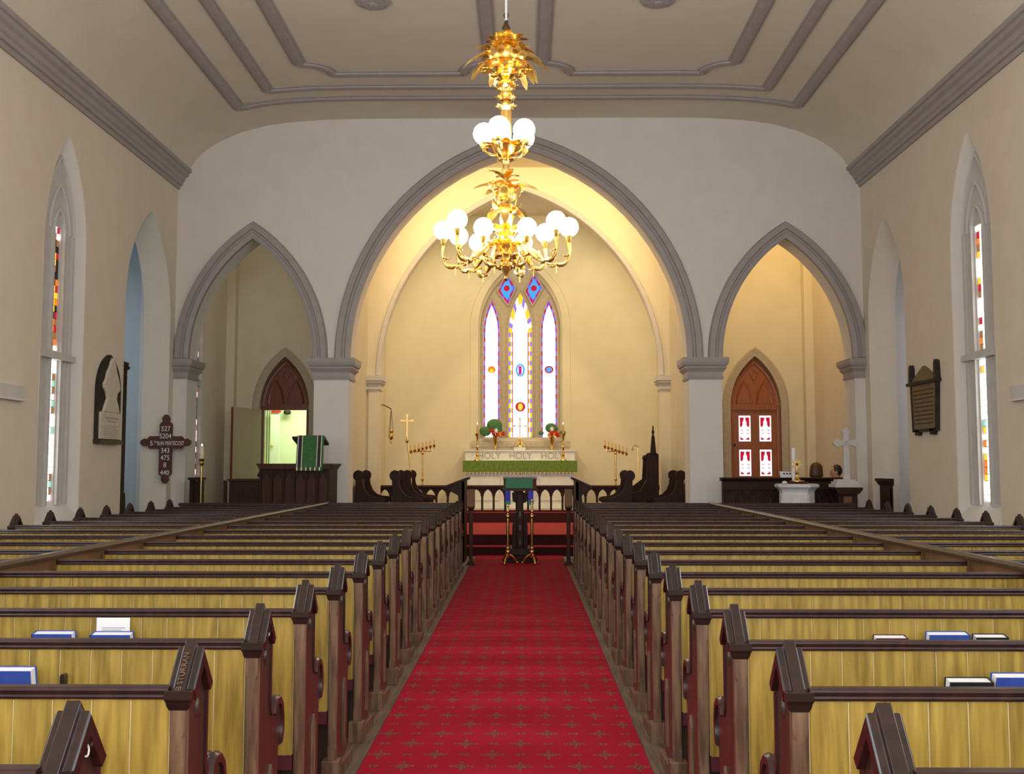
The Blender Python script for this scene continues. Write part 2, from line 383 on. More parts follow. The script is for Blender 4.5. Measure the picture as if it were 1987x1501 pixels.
# ---- second wall: sanctuary arch and two doors
ARC2 = (-.10, 2.87, SPR, 3.87); LD = (-4.884, .50, 2.74, 1.04); RD = (4.675, .51, 2.74, 1.04)
wb = MB(); arch_wall(wb, 'y', ZB, ZB2, XL-.6, XR+.6, 0, 8.2, [(*ARC2, 0), (*LD, .34), (*RD, .34)])
struct(wb.build('wall_chancel_arch', 'chan'))
mb = MB(); arch_sweep(mb, 'y', ARC2[0], ARC2[1], ARC2[3], SPR, [(-.03, .02), (-.03, -.03), (.0, -.05), (.05, -.05), (.07, -.02), (.07, .02)], t=ZB, n=26)
struct(mb.build('trim_8', 'greyl', smooth=True))
capital('trim_9', -3.21, ARC2[0]-ARC2[1], ZB-.06, ZB2, SPR-.02, 3.09, 'greyl', .09)
capital('trim_10', ARC2[0]+ARC2[1], 2.95, ZB-.06, ZB2, SPR-.02, 3.09, 'greyl', .09)
for nm, xx in (('trim_11', -3.07), ('trim_12', 2.855)):      # pilaster strips under those capitals
    mb = MB(); mb.box(xx-.10, xx+.10, ZB-.05, ZB, .34, 3.09); struct(mb.build(nm, 'chan'))
# door surrounds
for nm, D in (('trim_13', LD), ('trim_14', RD)):
    mb = MB(); arch_sweep(mb, 'y', D[0], D[1], D[3], D[2], [(.0, .05), (.0, -.03), (.03, -.03), (.13, -.055), (.16, -.03), (.16, .02)], zdown=2.4, t=ZB, n=14)
    struct(mb.build(nm, 'stone', smooth=True))
# choir side walls, sanctuary walls, east wall
mb = MB(); mb.box(-3.46, -3.21, ZF2, ZB, .0, 8.2); struct(mb.build('wall_choir_north', 'chan'))
mb = MB(); mb.box(2.95, 3.20, ZF2, ZB, .0, 8.2); struct(mb.build('wall_choir_south', 'chan'))
mb = MB(); mb.box(-3.65, -3.38, ZB2, ZE+.4, 0, 8.2); struct(mb.build('wall_sanctuary_north', 'chan'))
mb = MB(); mb.box(3.21, 3.48, ZB2, ZE+.4, 0, 8.2); struct(mb.build('wall_sanctuary_south', 'chan'))
EW = (-.105, 1.03, 4.95, 1.62)           # window opening: centre, half width, spring, rise
mb = MB(); arch_wall(mb, 'y', ZE, ZE+.45, -3.65, 3.48, 0, 8.2, [(*EW, 2.20)]); struct(mb.build('wall_east', 'chan'))
# side walls of the nave with windows and side arches
WZ = [(13.335, .615, 4.45, 1.50, .80), (8.2, .615, 4.45, 1.50, .80), (3.1, .615, 4.45, 1.50, .80), (-2.0, .615, 4.45, 1.50, .80)]
LA = (16.38, .99, 4.0, 1.68, 0); RA = (16.52, .83, 4.0, 1.58, 0)
mb = MB(); arch_wall(mb, 'x', XL-.45, XL, YW, 20.9, 0, 8.2, WZ+[LA]); struct(mb.build('wall_left', 'wall'))
mb = MB(); arch_wall(mb, 'x', XR, XR+.45, YW, 20.9, 0, 8.2, WZ+[RA]); struct(mb.build('wall_right', 'wall'))
mb = MB(); mb.box(XL-.5, XR+.5, YW-.3, YW, 0, 8.2); struct(mb.build('wall_back', 'wall'))
# corner piers of the side bays
for nm, x0, x1 in (('trim_15', XL, XL+.17), ('trim_16', XR-.17, XR)):
    mb = MB(); mb.box(x0, x1, ZB-.22, ZB, 0, 7.7); struct(mb.build(nm, 'chan'))
# lobbies behind the side arches
mb = MB(); mb.box(-8.7, -8.5, 14.8, 18.2, 0, 6.2); mb.box(-8.7, XL-.45, 14.6, 14.8, 0, 6.2); mb.box(-8.7, XL-.45, 17.62, 17.8, 0, 6.2); mb.box(-8.7, XL-.45, 14.6, 18.2, 6.2, 6.4)
struct(mb.build('wall_lobby_north', 'blueg'))
mb = MB(); mb.box(8.2, 8.4, 14.8, 18.2, 0, 6.2); mb.box(XR+.45, 8.4, 14.6, 14.8, 0, 6.2); mb.box(XR+.45, 8.4, 17.62, 17.8, 0, 6.2); mb.box(XR+.45, 8.4, 14.6, 18.2, 6.2, 6.4)
struct(mb.build('wall_lobby_south', 'wallf'))
# raised floors: steps, choir, sanctuary
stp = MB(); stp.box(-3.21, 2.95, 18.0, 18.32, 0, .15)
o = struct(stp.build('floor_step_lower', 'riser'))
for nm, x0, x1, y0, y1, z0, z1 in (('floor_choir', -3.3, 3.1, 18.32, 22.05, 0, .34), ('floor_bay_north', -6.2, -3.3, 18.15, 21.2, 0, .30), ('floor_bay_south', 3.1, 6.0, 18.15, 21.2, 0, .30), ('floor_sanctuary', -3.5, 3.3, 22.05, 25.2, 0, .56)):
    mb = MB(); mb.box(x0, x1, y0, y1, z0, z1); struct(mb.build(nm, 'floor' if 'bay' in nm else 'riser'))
mb = MB(); mb.box(-1.5, 1.3, 18.0, 18.32, .15, .165); struct(mb.build('floor_step_carpet', 'carpet2'))
mb = MB(); mb.box(-1.5, 1.3, 18.30, 22.04, .34, .355); struct(mb.build('floor_choir_carpet', 'carpet2'))
mb = MB(); mb.box(-2.9, 2.7, 22.06, 23.4, .56, .568); struct(mb.build('floor_sanctuary_carpet', 'carpet2'))
# ---- ceiling: cove and flat, one swept profile
cpr = [(0, 7.61), (1.5, 7.61), (2.6, 7.61), (3.3, 7.598), (3.9, 7.56), (4.4, 7.495), (4.85, 7.37), (5.2, 7.22), (5.45, 7.06), (5.62, 6.90), (5.74, 6.70), (5.80, 6.58)]
def cz(x):
    x = abs(x-XC)
    for (a, za), (b, zb) in zip(cpr, cpr[1:]):
        if a <= x <= b: return za+(zb-za)*(x-a)/(b-a)
    return 6.58
ring = [(XC-a, z) for a, z in cpr[::-1]]+[(XC+a, z) for a, z in cpr[1:]]
poly = ring+[(XR+.3, 6.55), (XR+.3, 8.2), (XL-.3, 8.2), (XL-.3, 6.55)]
mb = MB(); mb.prism(poly, 'y', YW, ZF); struct(mb.build('ceiling', 'ceil', smooth=True))
mb = MB(); mb.box(XL-.5, XR+.5, ZF2, 25.5, 7.70, 8.0); struct(mb.build('ceiling_chancel', 'chan'))
# cornices along the side walls
cpro = [(0, 6.36), (.03, 6.36), (.04, 6.42), (.075, 6.43), (.085, 6.48), (.11, 6.50), (.13, 6.56), (.175, 6.59), (.19, 6.64), (.225, 6.65), (.235, 6.71), (.205, 6.73), (.0, 6.74)]
mb = MB(); mb.prism([(XL+d, z) for d, z in cpro], 'y', YW, ZF); struct(mb.build('trim_17', 'grey'))
mb = MB(); mb.prism([(XR-d, z) for d, z in cpro], 'y', YW, ZF); struct(mb.build('trim_18', 'grey'))
# ceiling ribs: moulded strips following the cove
rp_ = [(-.11, 0), (-.11, .018), (-.075, .022), (-.065, .045), (-.03, .055), (.03, .055), (.065, .045), (.075, .022), (.11, .018), (.11, 0)]
def rib_path(mb, pts, wf=1.0):
    pts = [Vector(p) for p in pts]; n = len(pts); rings = []
    for i, p in enumerate(pts):
        d = (pts[min(i+1, n-1)]-pts[max(i-1, 0)]); d.z = 0; d.normalize()
        s_ = Vector((d.y, -d.x, 0))
        k = 1.0
        if 0 < i < n-1:
            a = (pts[i]-pts[i-1]).normalized(); k = 1/max(.5, a.dot((pts[i+1]-pts[i-1]).normalized()))
        ring_ = []
        for u, q in rp_:
            pp = p+s_*(u*wf*k); ring_.append((pp.x, pp.y, cz(pp.x)-q+.004))
        rings.append(ring_)
    mb.loft(rings)
nr = [19]
def rib(name_pts, wf=1.0):
    mb = MB()
    for pts in name_pts: rib_path(mb, pts, wf)
    struct(mb.build('trim_%d' % nr[0], 'grey', smooth=True)); nr[0] += 1
def cross(x0, x1, y): return [(x0+(x1-x0)*i/24, y, 0) for i in range(25)]
for xo, yo in ((4.58, 16.55), (3.98, 16.05)):                        # two long outer frames
    rib([[(XC-xo, 2.0, 0), (XC-xo, yo, 0)]], .85); rib([[(XC+xo, 2.0, 0), (XC+xo, yo, 0)]], .85); rib([cross(XC-xo, XC+xo, yo)], .85)
def arcp(cx_, cy_, r, a0, a1, n=8): return [(cx_+r*math.cos(math.radians(a0+(a1-a0)*i/n)), cy_+r*math.sin(math.radians(a0+(a1-a0)*i/n)), 0) for i in range(n+1)]
for sx in (-1, 1):                                                  # panels with hollowed corners
    xi, xo, y1, y0, r = XC+sx*.40, XC+sx*3.27, 15.50, 9.0, .42
    rib([[(xo, y0, 0), (xo, y1-r, 0)]]); rib([[(xi, y0, 0), (xi, y1-r, 0)]])
    rib([cross(min(xi, xo)+r, max(xi, xo)-r, y1)], .9)
    hi, lo = max(xi, xo), min(xi, xo)
    rib([arcp(hi, y1, r, 180, 270)], .85); rib([arcp(lo, y1, r, 270, 360)], .85)
for sx in (-1, 1):                                                  # ceiling roses
    bx = XC+sx*1.86
    mb = MB(); mb.lathe([(.001, -.07), (.05, -.065), (.07, -.04), (.13, -.05), (.17, -.03), (.22, -.03), (.24, 0), (.24, .02)], (bx, 13.02, cz(bx)), 24)
    for k in range(8):
        a = k*math.pi/4; mb.leaf((bx+.06*math.cos(a), 13.02+.06*math.sin(a), cz(bx)-.05), (math.cos(a), math.sin(a), -.05), .16, .09, .2)
    o = mb.build('ceiling_rose', 'grey', origin=(bx, 13.02, cz(bx)), smooth=True)
    tag(o, 'grey plaster ceiling rose over the %s pews' % ('pulpit-side' if sx < 0 else 'font-side'), 'ceiling rose', 'plaster roses on the ceiling')

# ---- east window
GZ = ZE+.22
win = bpy.data.objects.new('window_1', None); COL.objects.link(win); win.location = (EW[0], ZE, 2.2); ORG['window_1'] = Vector(win.location); struct(win)
tag(win, 'tall pointed three-light stained glass east window above the altar')
mb = MB(); pts = [(EW[0]+x, EW[2]+z) for x, z in arch(EW[1], EW[3])]; mb.prism([(EW[0]-EW[1], 2.2)]+pts+[(EW[0]+EW[1], 2.2)], 'y', GZ, GZ+.12)
mb.build('tracery', 'stone', win)
mb = MB(); arch_sweep(mb, 'y', EW[0], EW[1]+.19, EW[3]+.13, EW[2], [(0, .01), (0, -.012), (-.19, .20), (-.24, .20), (-.24, .25), (-.19, .25)], zdown=2.72, t=ZE)
mb.build('splayed_reveal', 'chan', win, smooth=True)
mb = MB(); mb.prism([(ZE-.06, 2.02), (ZE+.24, 2.02), (ZE+.24, 2.26), (ZE+.1, 2.24), (ZE-.06, 2.10)], 'x', EW[0]-1.2, EW[0]+1.2); mb.build('sill', 'stone', win)
def lancet(xc, a, zb, spr, h, bw, cols, cellh, center):
    y = GZ-.012
    def quad(mb_, x0, x1, z0, z1, m): mb_.add([(x0, y, z0), (x1, y, z0), (x1, y, z1), (x0, y, z1)], [(0, 1, 2, 3)], m)
    ip = [(xc+x, spr+z) for x, z in arch(a-bw, h*(1-bw/a*.75))]
    mb_ = MB(); mb_.prism([(xc-a+bw, zb)]+ip+[(xc+a-bw, zb)], 'y', y, y+.008); mb_.build('pane', [GLASS['w']], win)
    # coloured border cells
    bd = MB(); mats = [GLASS[c] for c in cols]; n = int((spr-zb)/cellh)
    dz = (spr-zb)/n
    for i in range(n):
        z0 = zb+i*dz
        for sx in (-1, 1):
            k = (i+(sx > 0)) % len(cols)
            x0, x1 = sorted((xc+sx*a, xc+sx*(a-bw)))
            if center:
                xm = (x0+x1)/2; ka, kb = ((0, 1) if sx < 0 else (1, 0))
                bd.box(x0, xm, y, y+.008, z0, z0+dz, (i+1) % 2*2 if ka else (i % 2)); bd.box(xm, x1, y, y+.008, z0, z0+dz, (i+1) % 2*2 if kb else (i % 2))
            else: bd.box(x0, x1, y, y+.008, z0, z0+dz, k)
    op = arch(a, h, n=8); inn = arch(a-bw, h*(1-bw/a*.75), n=8)
    for i in range(len(op)-1):
        q = [op[i], op[i+1], inn[i+1], inn[i]]
        bd.prism([(xc+u, spr+z) for u, z in q], 'y', y, y+.008, i % len(cols))
    bd.build('glass_border', mats, win)
    fr = MB(); arch_sweep(fr, 'y', xc, a, h, spr, [(-.004, .02), (-.004, -.05), (.03, -.065), (.045, -.03), (.075, -.02), (.075, .02)], zdown=spr-zb, t=GZ, n=12)
    fr.build('light_moulding', 'stone', win, smooth=True)
    return y
xl, xm, xr = EW[0]-.705, EW[0], EW[0]+.705
lancet(xl, .195, 2.26, 4.83, .80, .042, ['r', 'b', 'm', 'v'], .115, False)
lancet(xr, .195, 2.26, 4.83, .80, .042, ['b', 'r', 'v', 'm'], .115, False)
lancet(xm, .285, 2.26, 4.83, .98, .095, ['y', 'v', 'w', 'y'], .115, True)
for sx in (-1, 1):
    mb = MB(); mb.box(EW[0]+sx*.19-.013, EW[0]+sx*.19+.013, GZ-.018, GZ, 2.26, 4.83); mb.build('red_line', [GLASS['r']], win)
def disc(c, rx, rz, m, y, n=20, ring_=None, name='medallion'):
    mb_ = MB()
    if ring_: mb_.loft([[(c[0]+rx*k*math.cos(2*math.pi*i/n), y, c[1]+rz*k*math.sin(2*math.pi*i/n)) for k in (1, ring_)] for i in range(n+1)], closed=False, caps=False)
    else: mb_.prism([(c[0]+rx*math.cos(2*math.pi*i/n), c[1]+rz*math.sin(2*math.pi*i/n)) for i in range(n)], 'y', y, y+.004)
    return mb_.build(name, [GLASS[m]], win)
def ez(py): return P(1008, py, GZ).z
yy = GZ-.020
disc((xl, ez(717)), .10, .09, 'o', yy); disc((xl, ez(717)-.03), .05, .05, 'y', yy-.006)
disc((xr, ez(717)), .11, .095, 'r', yy); disc((xr, ez(717)), .07, .06, 'c', yy-.006)
disc((xm, ez(718)), .115, .165, 'c', yy); disc((xm, ez(718)), .065, .12, 'w', yy-.005); mb = MB(); mb.box(xm-.045, xm+.035, yy-.014, yy-.01, ez(718)-.11, ez(718)+.1); mb.build('medallion', [GLASS['m']], win)
disc((xm, ez(789)), .125, .12, 'r', yy); disc((xm, ez(789)), .06, .085, 'y', yy-.006)
disc((xm, ez(645)), .145, .14, 'k', yy, ring_=.93); 
# lozenges of the tracery
def lozenge(cx_, cz_, w_, h_, sk, name='tracery_light'):
    mb_ = MB(); y = GZ-.012
    base = [(0, h_), (w_, h_*.1), (w_*.15*sk, -h_), (-w_, -h_*.15)]
    def pol(k): return [(cx_+u*k, cz_+z*k) for u, z in base]
    mb_.prism(pol(.72), 'y', y-.004, y+.004, 0)
    ed = 5
    o_, i_ = pol(1.0), pol(.74)
    for e in range(4):
        for k in range(ed):
            t0, t1 = k/ed, (k+1)/ed
            def lp(pp, t): return (pp[e][0]+(pp[(e+1) % 4][0]-pp[e][0])*t, pp[e][1]+(pp[(e+1) % 4][1]-pp[e][1])*t)
            mb_.prism([lp(o_, t0), lp(o_, t1), lp(i_, t1), lp(i_, t0)], 'y', y, y+.006, 1+(k+e) % 3)
    mb_.build(name, [GLASS['c'], GLASS['r'], GLASS['b'], GLASS['m']], win)
    disc((cx_, cz_+.02), .075, .075, 'r', y-.010, name='boss')
    fr = MB(); q = pol(1.0); q2 = pol(1.16)
    for e in range(4): fr.prism([q[e], q[(e+1) % 4], q2[(e+1) % 4], q2[e]], 'y', GZ-.05, GZ+.01)
    fr.build('light_moulding', 'stone', win)
lozenge(EW[0]-.335, ez(561), .21, .38, 1, 'tracery_light'); lozenge(EW[0]+.335, ez(561), .21, .38, -1, 'tracery_light')
mb = MB()
for k in range(3):
    a = math.radians(90+120*k); mb.prism([(EW[0]+.09*math.cos(a)+.075*math.cos(t*math.pi/5), ez(523)+.09*math.sin(a)+.075*math.sin(t*math.pi/5)) for t in range(10)], 'y', GZ-.014-.001*k, GZ-.004, k % 2)
mb.build('tracery_light', [GLASS['v'], GLASS['w']], win)

# ---- nave windows (two lights, transom, tracery head), one pair in view and more along the nave
def nave_window(idx, sgn, X, zc):
    wn = bpy.data.objects.new('window_%d' % idx, None); COL.objects.link(wn); wn.location = (X, zc, .8); ORG[wn.name] = Vector(wn.location); struct(wn)
    a, spr, h = .615, 4.45, 1.50
    D = .13
    mb = MB(); arch_sweep(mb, 'x', zc, a, h, spr, [(.012, -.002), (-.17, D), (-.20, D), (-.20, D+.1), (.012, D+.1)], zdown=spr-.8, t=X, sgn=sgn)
    mb.build('splayed_reveal', 'wallf', wn, smooth=True)
    mb = MB()
    q = sorted((X+sgn*.002, X+sgn*(D+.02)))
    if sgn < 0: mb.prism([(X+.03, .78), (X+.03, .84), (X-D-.02, 1.10), (X-D-.02, .78)], 'y', zc-a, zc+a)
    else: mb.prism([(X-.03, .78), (X-.03, .84), (X+D+.02, 1.10), (X+D+.02, .78)], 'y', zc-a, zc+a)
    mb.build('sill', 'wallf', wn)
    # grey frame: stepped jambs, transom, head
    fr = MB(); b = .47; lw = .105 if sgn < 0 else .125; zh = 4.70
    for s_ in (-1, 1):
        for u0, u1, p0, p1 in ((b, lw, D-.01, D+.09), (b-.02, b-.07, D-.045, D), (b-.16, b-.20, D-.04, D), (lw+.07, lw+.03, D-.05, D)):
            xs, xe = sorted((X+sgn*p0, X+sgn*p1)); v0, v1 = sorted((zc+s_*u0, zc+s_*u1)); fr.box(xs, xe, v0, v1, 1.05, zh if u0 == b else zh-.05)
    fr.build('jambs', 'greyl', wn)
    fr = MB(); q_ = sorted((X+sgn*(D-.10), X+sgn*(D+.09))); fr.prism([(zc-b, 2.94), (zc+b, 2.94), (zc+b, 3.02), (zc-b, 3.05)], 'x', *q_); fr.build('transom', 'greyl', wn)
    fr = MB(); hp = [(zc+u, 4.45+z) for u, z in arch(b, 1.32)]
    xa, xb = sorted((X+sgn*(D-.01), X+sgn*(D+.09)))
    fr.prism([(zc-b, zh)]+[p for p in hp if p[1] > zh]+[(zc+b, zh)], 'x', xa, xb)
    for wd_, hh_ in ((lw+.05, .30), (b-.18, .62), (b-.05, 1.0)):
        arch_sweep(fr, 'x', zc, wd_, hh_, zh-.06, [(-.02, 0), (-.02, .03), (0, .045), (.02, .03), (.02, 0)], t=X+sgn*(D-.01), sgn=-sgn, n=8)
    fr.build('tracery_head', 'greyl', wn, smooth=True)
    # leaded glass with coloured quarries, two panes
    gx = X+sgn*(D+.015)
    for z0, z1, up in ((1.10, 2.94, 0), (3.05, zh+.10, 1)):
        g = MB(); nz_ = int((z1-z0)/.085); dz = (z1-z0)/nz_; rnd = random.Random(idx*7+up); nc = 3
        cols = 'toykwr' if up and sgn < 0 else ('wtwyor' if up else ('wgwwpt' if sgn < 0 else 'wywwog'))
        for i in range(nz_):
            for j in range(nc):
                du = 2*lw/nc; u0 = zc-lw+j*du
                x0_, x1_ = sorted((gx, gx+sgn*.006))
                mi_ = rnd.randrange(6) if (j != 1 or (up and sgn < 0)) else 0
                g.box(x0_, x1_, u0+.003, u0+du-.003, z0+i*dz+.004, z0+(i+1)*dz-.004, mi_)
        g.build('pane', [GLASS[c] for c in cols], wn)
        lead = MB(); x0_, x1_ = sorted((gx+sgn*.007, gx+sgn*.014)); lead.box(x0_, x1_, zc-b, zc+b, z0, z1); lead.build('leading', [GLASS['k']], wn)
    return wn
tag(nave_window(2, -1, XL, 13.335), 'narrow pointed stained glass window in the wall beside the memorial tablet')
tag(nave_window(3, 1, XR, 13.40-.065), 'narrow pointed stained glass window in the wall beside the bronze tablet')

# ================================================================== aisle
mb = MB(); mb.box(-.85, .65, -4.9, 17.99, .0, .012)
tag(mb.build('aisle_carpet', 'carpet', origin=(-.1, 6, 0)), 'long red patterned carpet running up the central aisle', 'carpet')
for sx, x0, x1, wd in ((-1, -1.04, -.85, 'pulpit'), (1, .65, .84, 'font')):
    mb = MB(); mb.box(x0, x1, -4.9, 16.6, .0, .022); o = struct(mb.build('trim_%d' % nr[0], 'strip')); nr[0] += 1
# ================================================================== pews
S0, SP = 2.18, .761
END = [(-.075, .10), (-.075, .93), (0, 1.03), (.075, .93), (.075, .72), (.085, .675), (.105, .655), (.13, .655), (.15, .68), (.18, .695), (.22, .69), (.255, .66), (.268, .61), (.262, .56), (.245, .535), (.225, .52), (.215, .47), (.215, .10)]
def pew_end(root, x0, s, face=1):
    """x0: outer face x of the end board in root coordinates; s: direction towards the pew's inside"""
    T = .040
    def mk(): return MB()
    def xx(a, b): return sorted((x0+s*a, x0+s*b))
    mb = mk(); mb.prism(END, 'x', *xx(.020, .020+T)); e = mb.build('pew_end', 'mid', root, bevel=.003)
    # recessed chamfered panel line low on the outer face
    mb = mk(); xa, xb = xx(.010, .021); mb.prism([(.06, .16), (.11, .16), (.11, .44), (.085, .49), (.06, .44)], 'x', xa, xb); mb.build('panel_bead', 'worn', e)
    # roof-shaped cap: ridged strips, two slopes
    mb = mk(); xc = x0+s*(.020+T/2)
    A, B, Fp = (0, 1.020), (-.075, .926), (.075, .926)
    L_ = math.hypot(.075, .094); n1 = (-.094/L_, .075/L_); n2 = (.094/L_, .075/L_)
    cs = [(-.038, -.012), (-.038, .016), (-.033, .022), (-.021, .022), (-.018, .024), (-.015, .036), (.015, .036), (.018, .024), (.021, .022), (.033, .022), (.038, .016), (.038, -.012)]
    kk = L_/.075
    rings = [[(xc+u, B[0]+n1[0]*q, B[1]+n1[1]*q) for u, q in cs], [(xc+u, 0, A[1]+q*kk*.92) for u, q in cs], [(xc+u, Fp[0]+n2[0]*q, Fp[1]+n2[1]*q) for u, q in cs]]
    mb.loft(rings)
    # moulded stops under both eaves
    for sg in (-1, 1):
        yb = sg*.092
        rr = []
        for z, ax, ay in ((.952, .038, .016), (.928, .038, .016), (.920, .034, .013), (.908, .031, .011), (.898, .024, .009)):
            rr.append([(xc-ax, yb-ay, z), (xc+ax, yb-ay, z), (xc+ax, yb+ay, z), (xc-ax, yb+ay, z)])
        if sg < 0: mb.loft(rr)
    mb.build('cap', 'dark', root, bevel=.0015)
    # worn post at the back edge: square head, chamfered shaft, square foot
    mb = mk(); rr = []
    for z, c in ((.899, .002), (.845, .002), (.825, .009), (.205, .009), (.185, .002), (.13, .002)):
        h_ = .021; yb, yf = -.106, -.070
        rr.append([(xc-h_+c, yb, z), (xc+h_-c, yb, z), (xc+h_, yb+c, z), (xc+h_, yf, z), (xc-h_, yf, z), (xc-h_, yb+c, z)])
    mb.loft(rr); mb.build('post', 'worn', root)
    # glossy front moulding running down into the scroll
    mb = mk(); path = [(.080, .925), (.080, .72), (.090, .68), (.108, .66), (.13, .658)]
    rr = []
    for y, z in path: rr.append([(xc-.026, y-.012, z), (xc-.026, y+.006, z), (xc-.014, y+.018, z), (xc+.014, y+.018, z), (xc+.026, y+.006, z), (xc+.026, y-.012, z)])
    mb.loft(rr); mb.build('front_moulding', 'mould', root, smooth=True)
    mb = mk(); sc_ = [(.135, .655), (.15, .685), (.18, .70), (.22, .695), (.256, .665), (.272, .61), (.266, .556), (.248, .53), (.232, .53)]
    rr = []
    for i, (y, z) in enumerate(sc_):
        p0 = sc_[max(i-1, 0)]; p1 = sc_[min(i+1, len(sc_)-1)]; dy, dz = p1[0]-p0[0], p1[1]-p0[1]; l_ = math.hypot(dy, dz); ny, nz_ = -dz/l_, dy/l_
        ny, nz_ = (-ny, -nz_) if (ny*(y-.19)+nz_*(z-.60)) < 0 else (ny, nz_)
        rr.append([(xc+u, y+ny*q, z+nz_*q) for u, q in ((-.030, -.02), (-.030, .004), (-.018, .012), (-.007, .012), (0, .006), (.007, .012), (.018, .012), (.030, .004), (.030, -.02))])
    mb.loft(rr); mb.build('arm_scroll', 'mould', root, smooth=True)
    mb = mk(); xa, xb = xx(0, .085); mb.box(xa, xb, -.13, -.055, .02, .135); mb.prism([(-.055, .02), (.30, .02), (.30, .085), (-.055, .10)], 'x', xa+.004, xb-.004)
    mb.build('plinth', 'worn', root, bevel=.004)
    # carved quatrefoil bosses under the gable on the outer face
    mb = mk(); xf = x0+s*.006
    mb.lathe([(.001, -.004), (.012, -.006), (.020, -.002), (.022, .003)], (0, 0, 0), 12)
    mb.v = [Vector((x0+s*(.020)+s*p.z*1.2, p.x*.8, p.y*1.4+.885)) for p in mb.v]; mb.build('carved_boss', 'mid', e, smooth=True)
def pew(label, L, s, endx, endside, boards, main):
    """pew spanning local x 0..s*L; endx: list of (x, direction) for the carved ends"""
    root = thing('pew', (0, 0, 0), label, 'pew', 'pews in the nave')
    for x0, d in endside: pew_end(root, x0, d)
    a, b = (.068, L-.02) if main else (.02, L-.068)
    xa, xb = sorted((s*a, s*b))
    # top rail: roll, groove and lower bead
    pr = [(-.062, .926), (-.090, .925), (-.098, .928), (-.101, .934), (-.099, .940), (-.094, .9425), (-.094, .9445), (-.100, .946), (-.103, .951), (-.101, .957), (-.094, .960), (-.062, .960)]
    mb = MB(); mb.prism(pr, 'x', xa, xb); mb.build('top_rail', 'mould', root)
    n = int(round((b-a)/.105)); dw = (b-a)/n
    mb = MB(); mb.box(xa, xb, -.0815, -.060, .362, .922); mb.build('backing', 'groove', root)
    prb = [(.0022, 0), (dw-.0022, 0), (dw-.0022, .0135), (dw-.005, .016), (.005, .016), (.0022, .0135)]
    if boards:
        me = None
        for i in range(n):
            x0 = xa+i*dw
            if me is None:
                mb = MB(); mb.prism([(u, -.070-q) for u, q in prb], 'z', .36, .925); o = mb.build('board', 'oak', root); me = o.data; o.location = (x0, 0, 0)
            else:
                o = bpy.data.objects.new('board', me); COL.objects.link(o); o.parent = root; o.location = (x0, 0, 0); ORG[o.name] = ORG[root.name]
    else:
        mb = MB()
        for i in range(n): mb.prism([(xa+i*dw+u, -.070-q) for u, q in prb], 'z', .36, .925)
        o = mb.build('boarding', 'oak', root); o['kind'] = 'stuff'
    mb = MB(); mb.box(xa, xb, -.088, -.055, .30, .36); mb.build('bottom_rail', 'maroon', root)
    mb = MB(); mb.box(xa, xb, -.055, .30, .40, .43); mb.box(xa, xb, -.02, .02, .0, .40); mb.build('seat', 'mid', root)
    mb = MB(); mb.box(xa+.03, xb-.03, -.045, .29, .43, .465); mb.build('seat_cushion', 'maroon', root)
    if boards:
        mb = MB(); xl_, xh_ = (xa, xb-.45) if (s < 0) == bool(main) else (xa+.45, xb); mb.box(xl_, xh_, -.19, -.086, .605, .62); mb.box(xl_, xh_, -.19, -.18, .62, .655); mb.build('book_ledge', 'mid', root)
    return root
XFL, XFR, LM = -.90, .70, 2.13
LS = 2.16
NROW = 18
ordn = ['nearest', 'second', 'third', 'fourth', 'fifth', 'sixth', 'seventh', 'eighth', 'ninth', 'tenth', 'eleventh', 'twelfth', 'thirteenth', 'fourteenth', 'fifteenth', 'sixteenth', 'seventeenth', 'eighteenth']
protos = {}
for key, s, main in (('ml', -1, 1), ('mr', 1, 1), ('sl', -1, 0), ('sr', 1, 0)):
    for bd in (1, 0):
        L_ = LM if main else LS
        protos[key, bd] = pew('x', L_, s, None, [(0, s)] if main else [(s*L_, -s)], bd, main)
used = set()
XPL, XPR = XFL-LM, XFR+LM
for n in range(NROW):
    for key in ('ml', 'mr', 'sl', 'sr'):
        if key[0] == 's' and n < 5: continue
        bd = 1 if n <= (9 if key[0] == 'm' else 10) else 0
        x = {'ml': XFL, 'mr': XFR, 'sl': XPL-.05, 'sr': XPR+.05}[key]
        loc = (x, S0+SP*n, 0)
        pr = protos[key, bd]
        if (key, bd) in used: o = copy_tree(pr, None, loc)
        else: o = pr; o.location = loc; ORG[o.name] = Vector(loc); used.add((key, bd))
        side = 'pulpit' if key[1] == 'l' else 'font'
        if key[0] == 'm': o['label'] = '%s row pew on the %s side of the aisle, carved end on red carpet' % (ordn[n], side)
        else: o['label'] = '%s row pew between the long partition and the %s-side wall' % (ordn[n], side)
for k, pr in protos.items():
    if k not in used:
        for ch in list(pr.children): bpy.data.objects.remove(ch)
        bpy.data.objects.remove(pr)
# long partitions between the pew blocks
for sx, x, wd in ((-1, XPL-.025, 'pulpit'), (1, XPR+.025, 'font')):
    t = thing('pew_partition', (x, 9, 0), 'long brown partition between the pew blocks on the %s side' % wd, 'partition', 'partitions between the pew blocks')
    mb = MB(); mb.box(x-.02, x+.02, .8, 15.9, 0, .97); mb.build('panel', 'part', t)
    mb = MB(); mb.prism([(x-.042, .962), (x-.042, .985), (x-.03, 1.0), (x+.03, 1.0), (x+.042, .985), (x+.042, .962)], 'y', .8, 15.95); mb.build('top_rail', 'mid', t, bevel=.004)
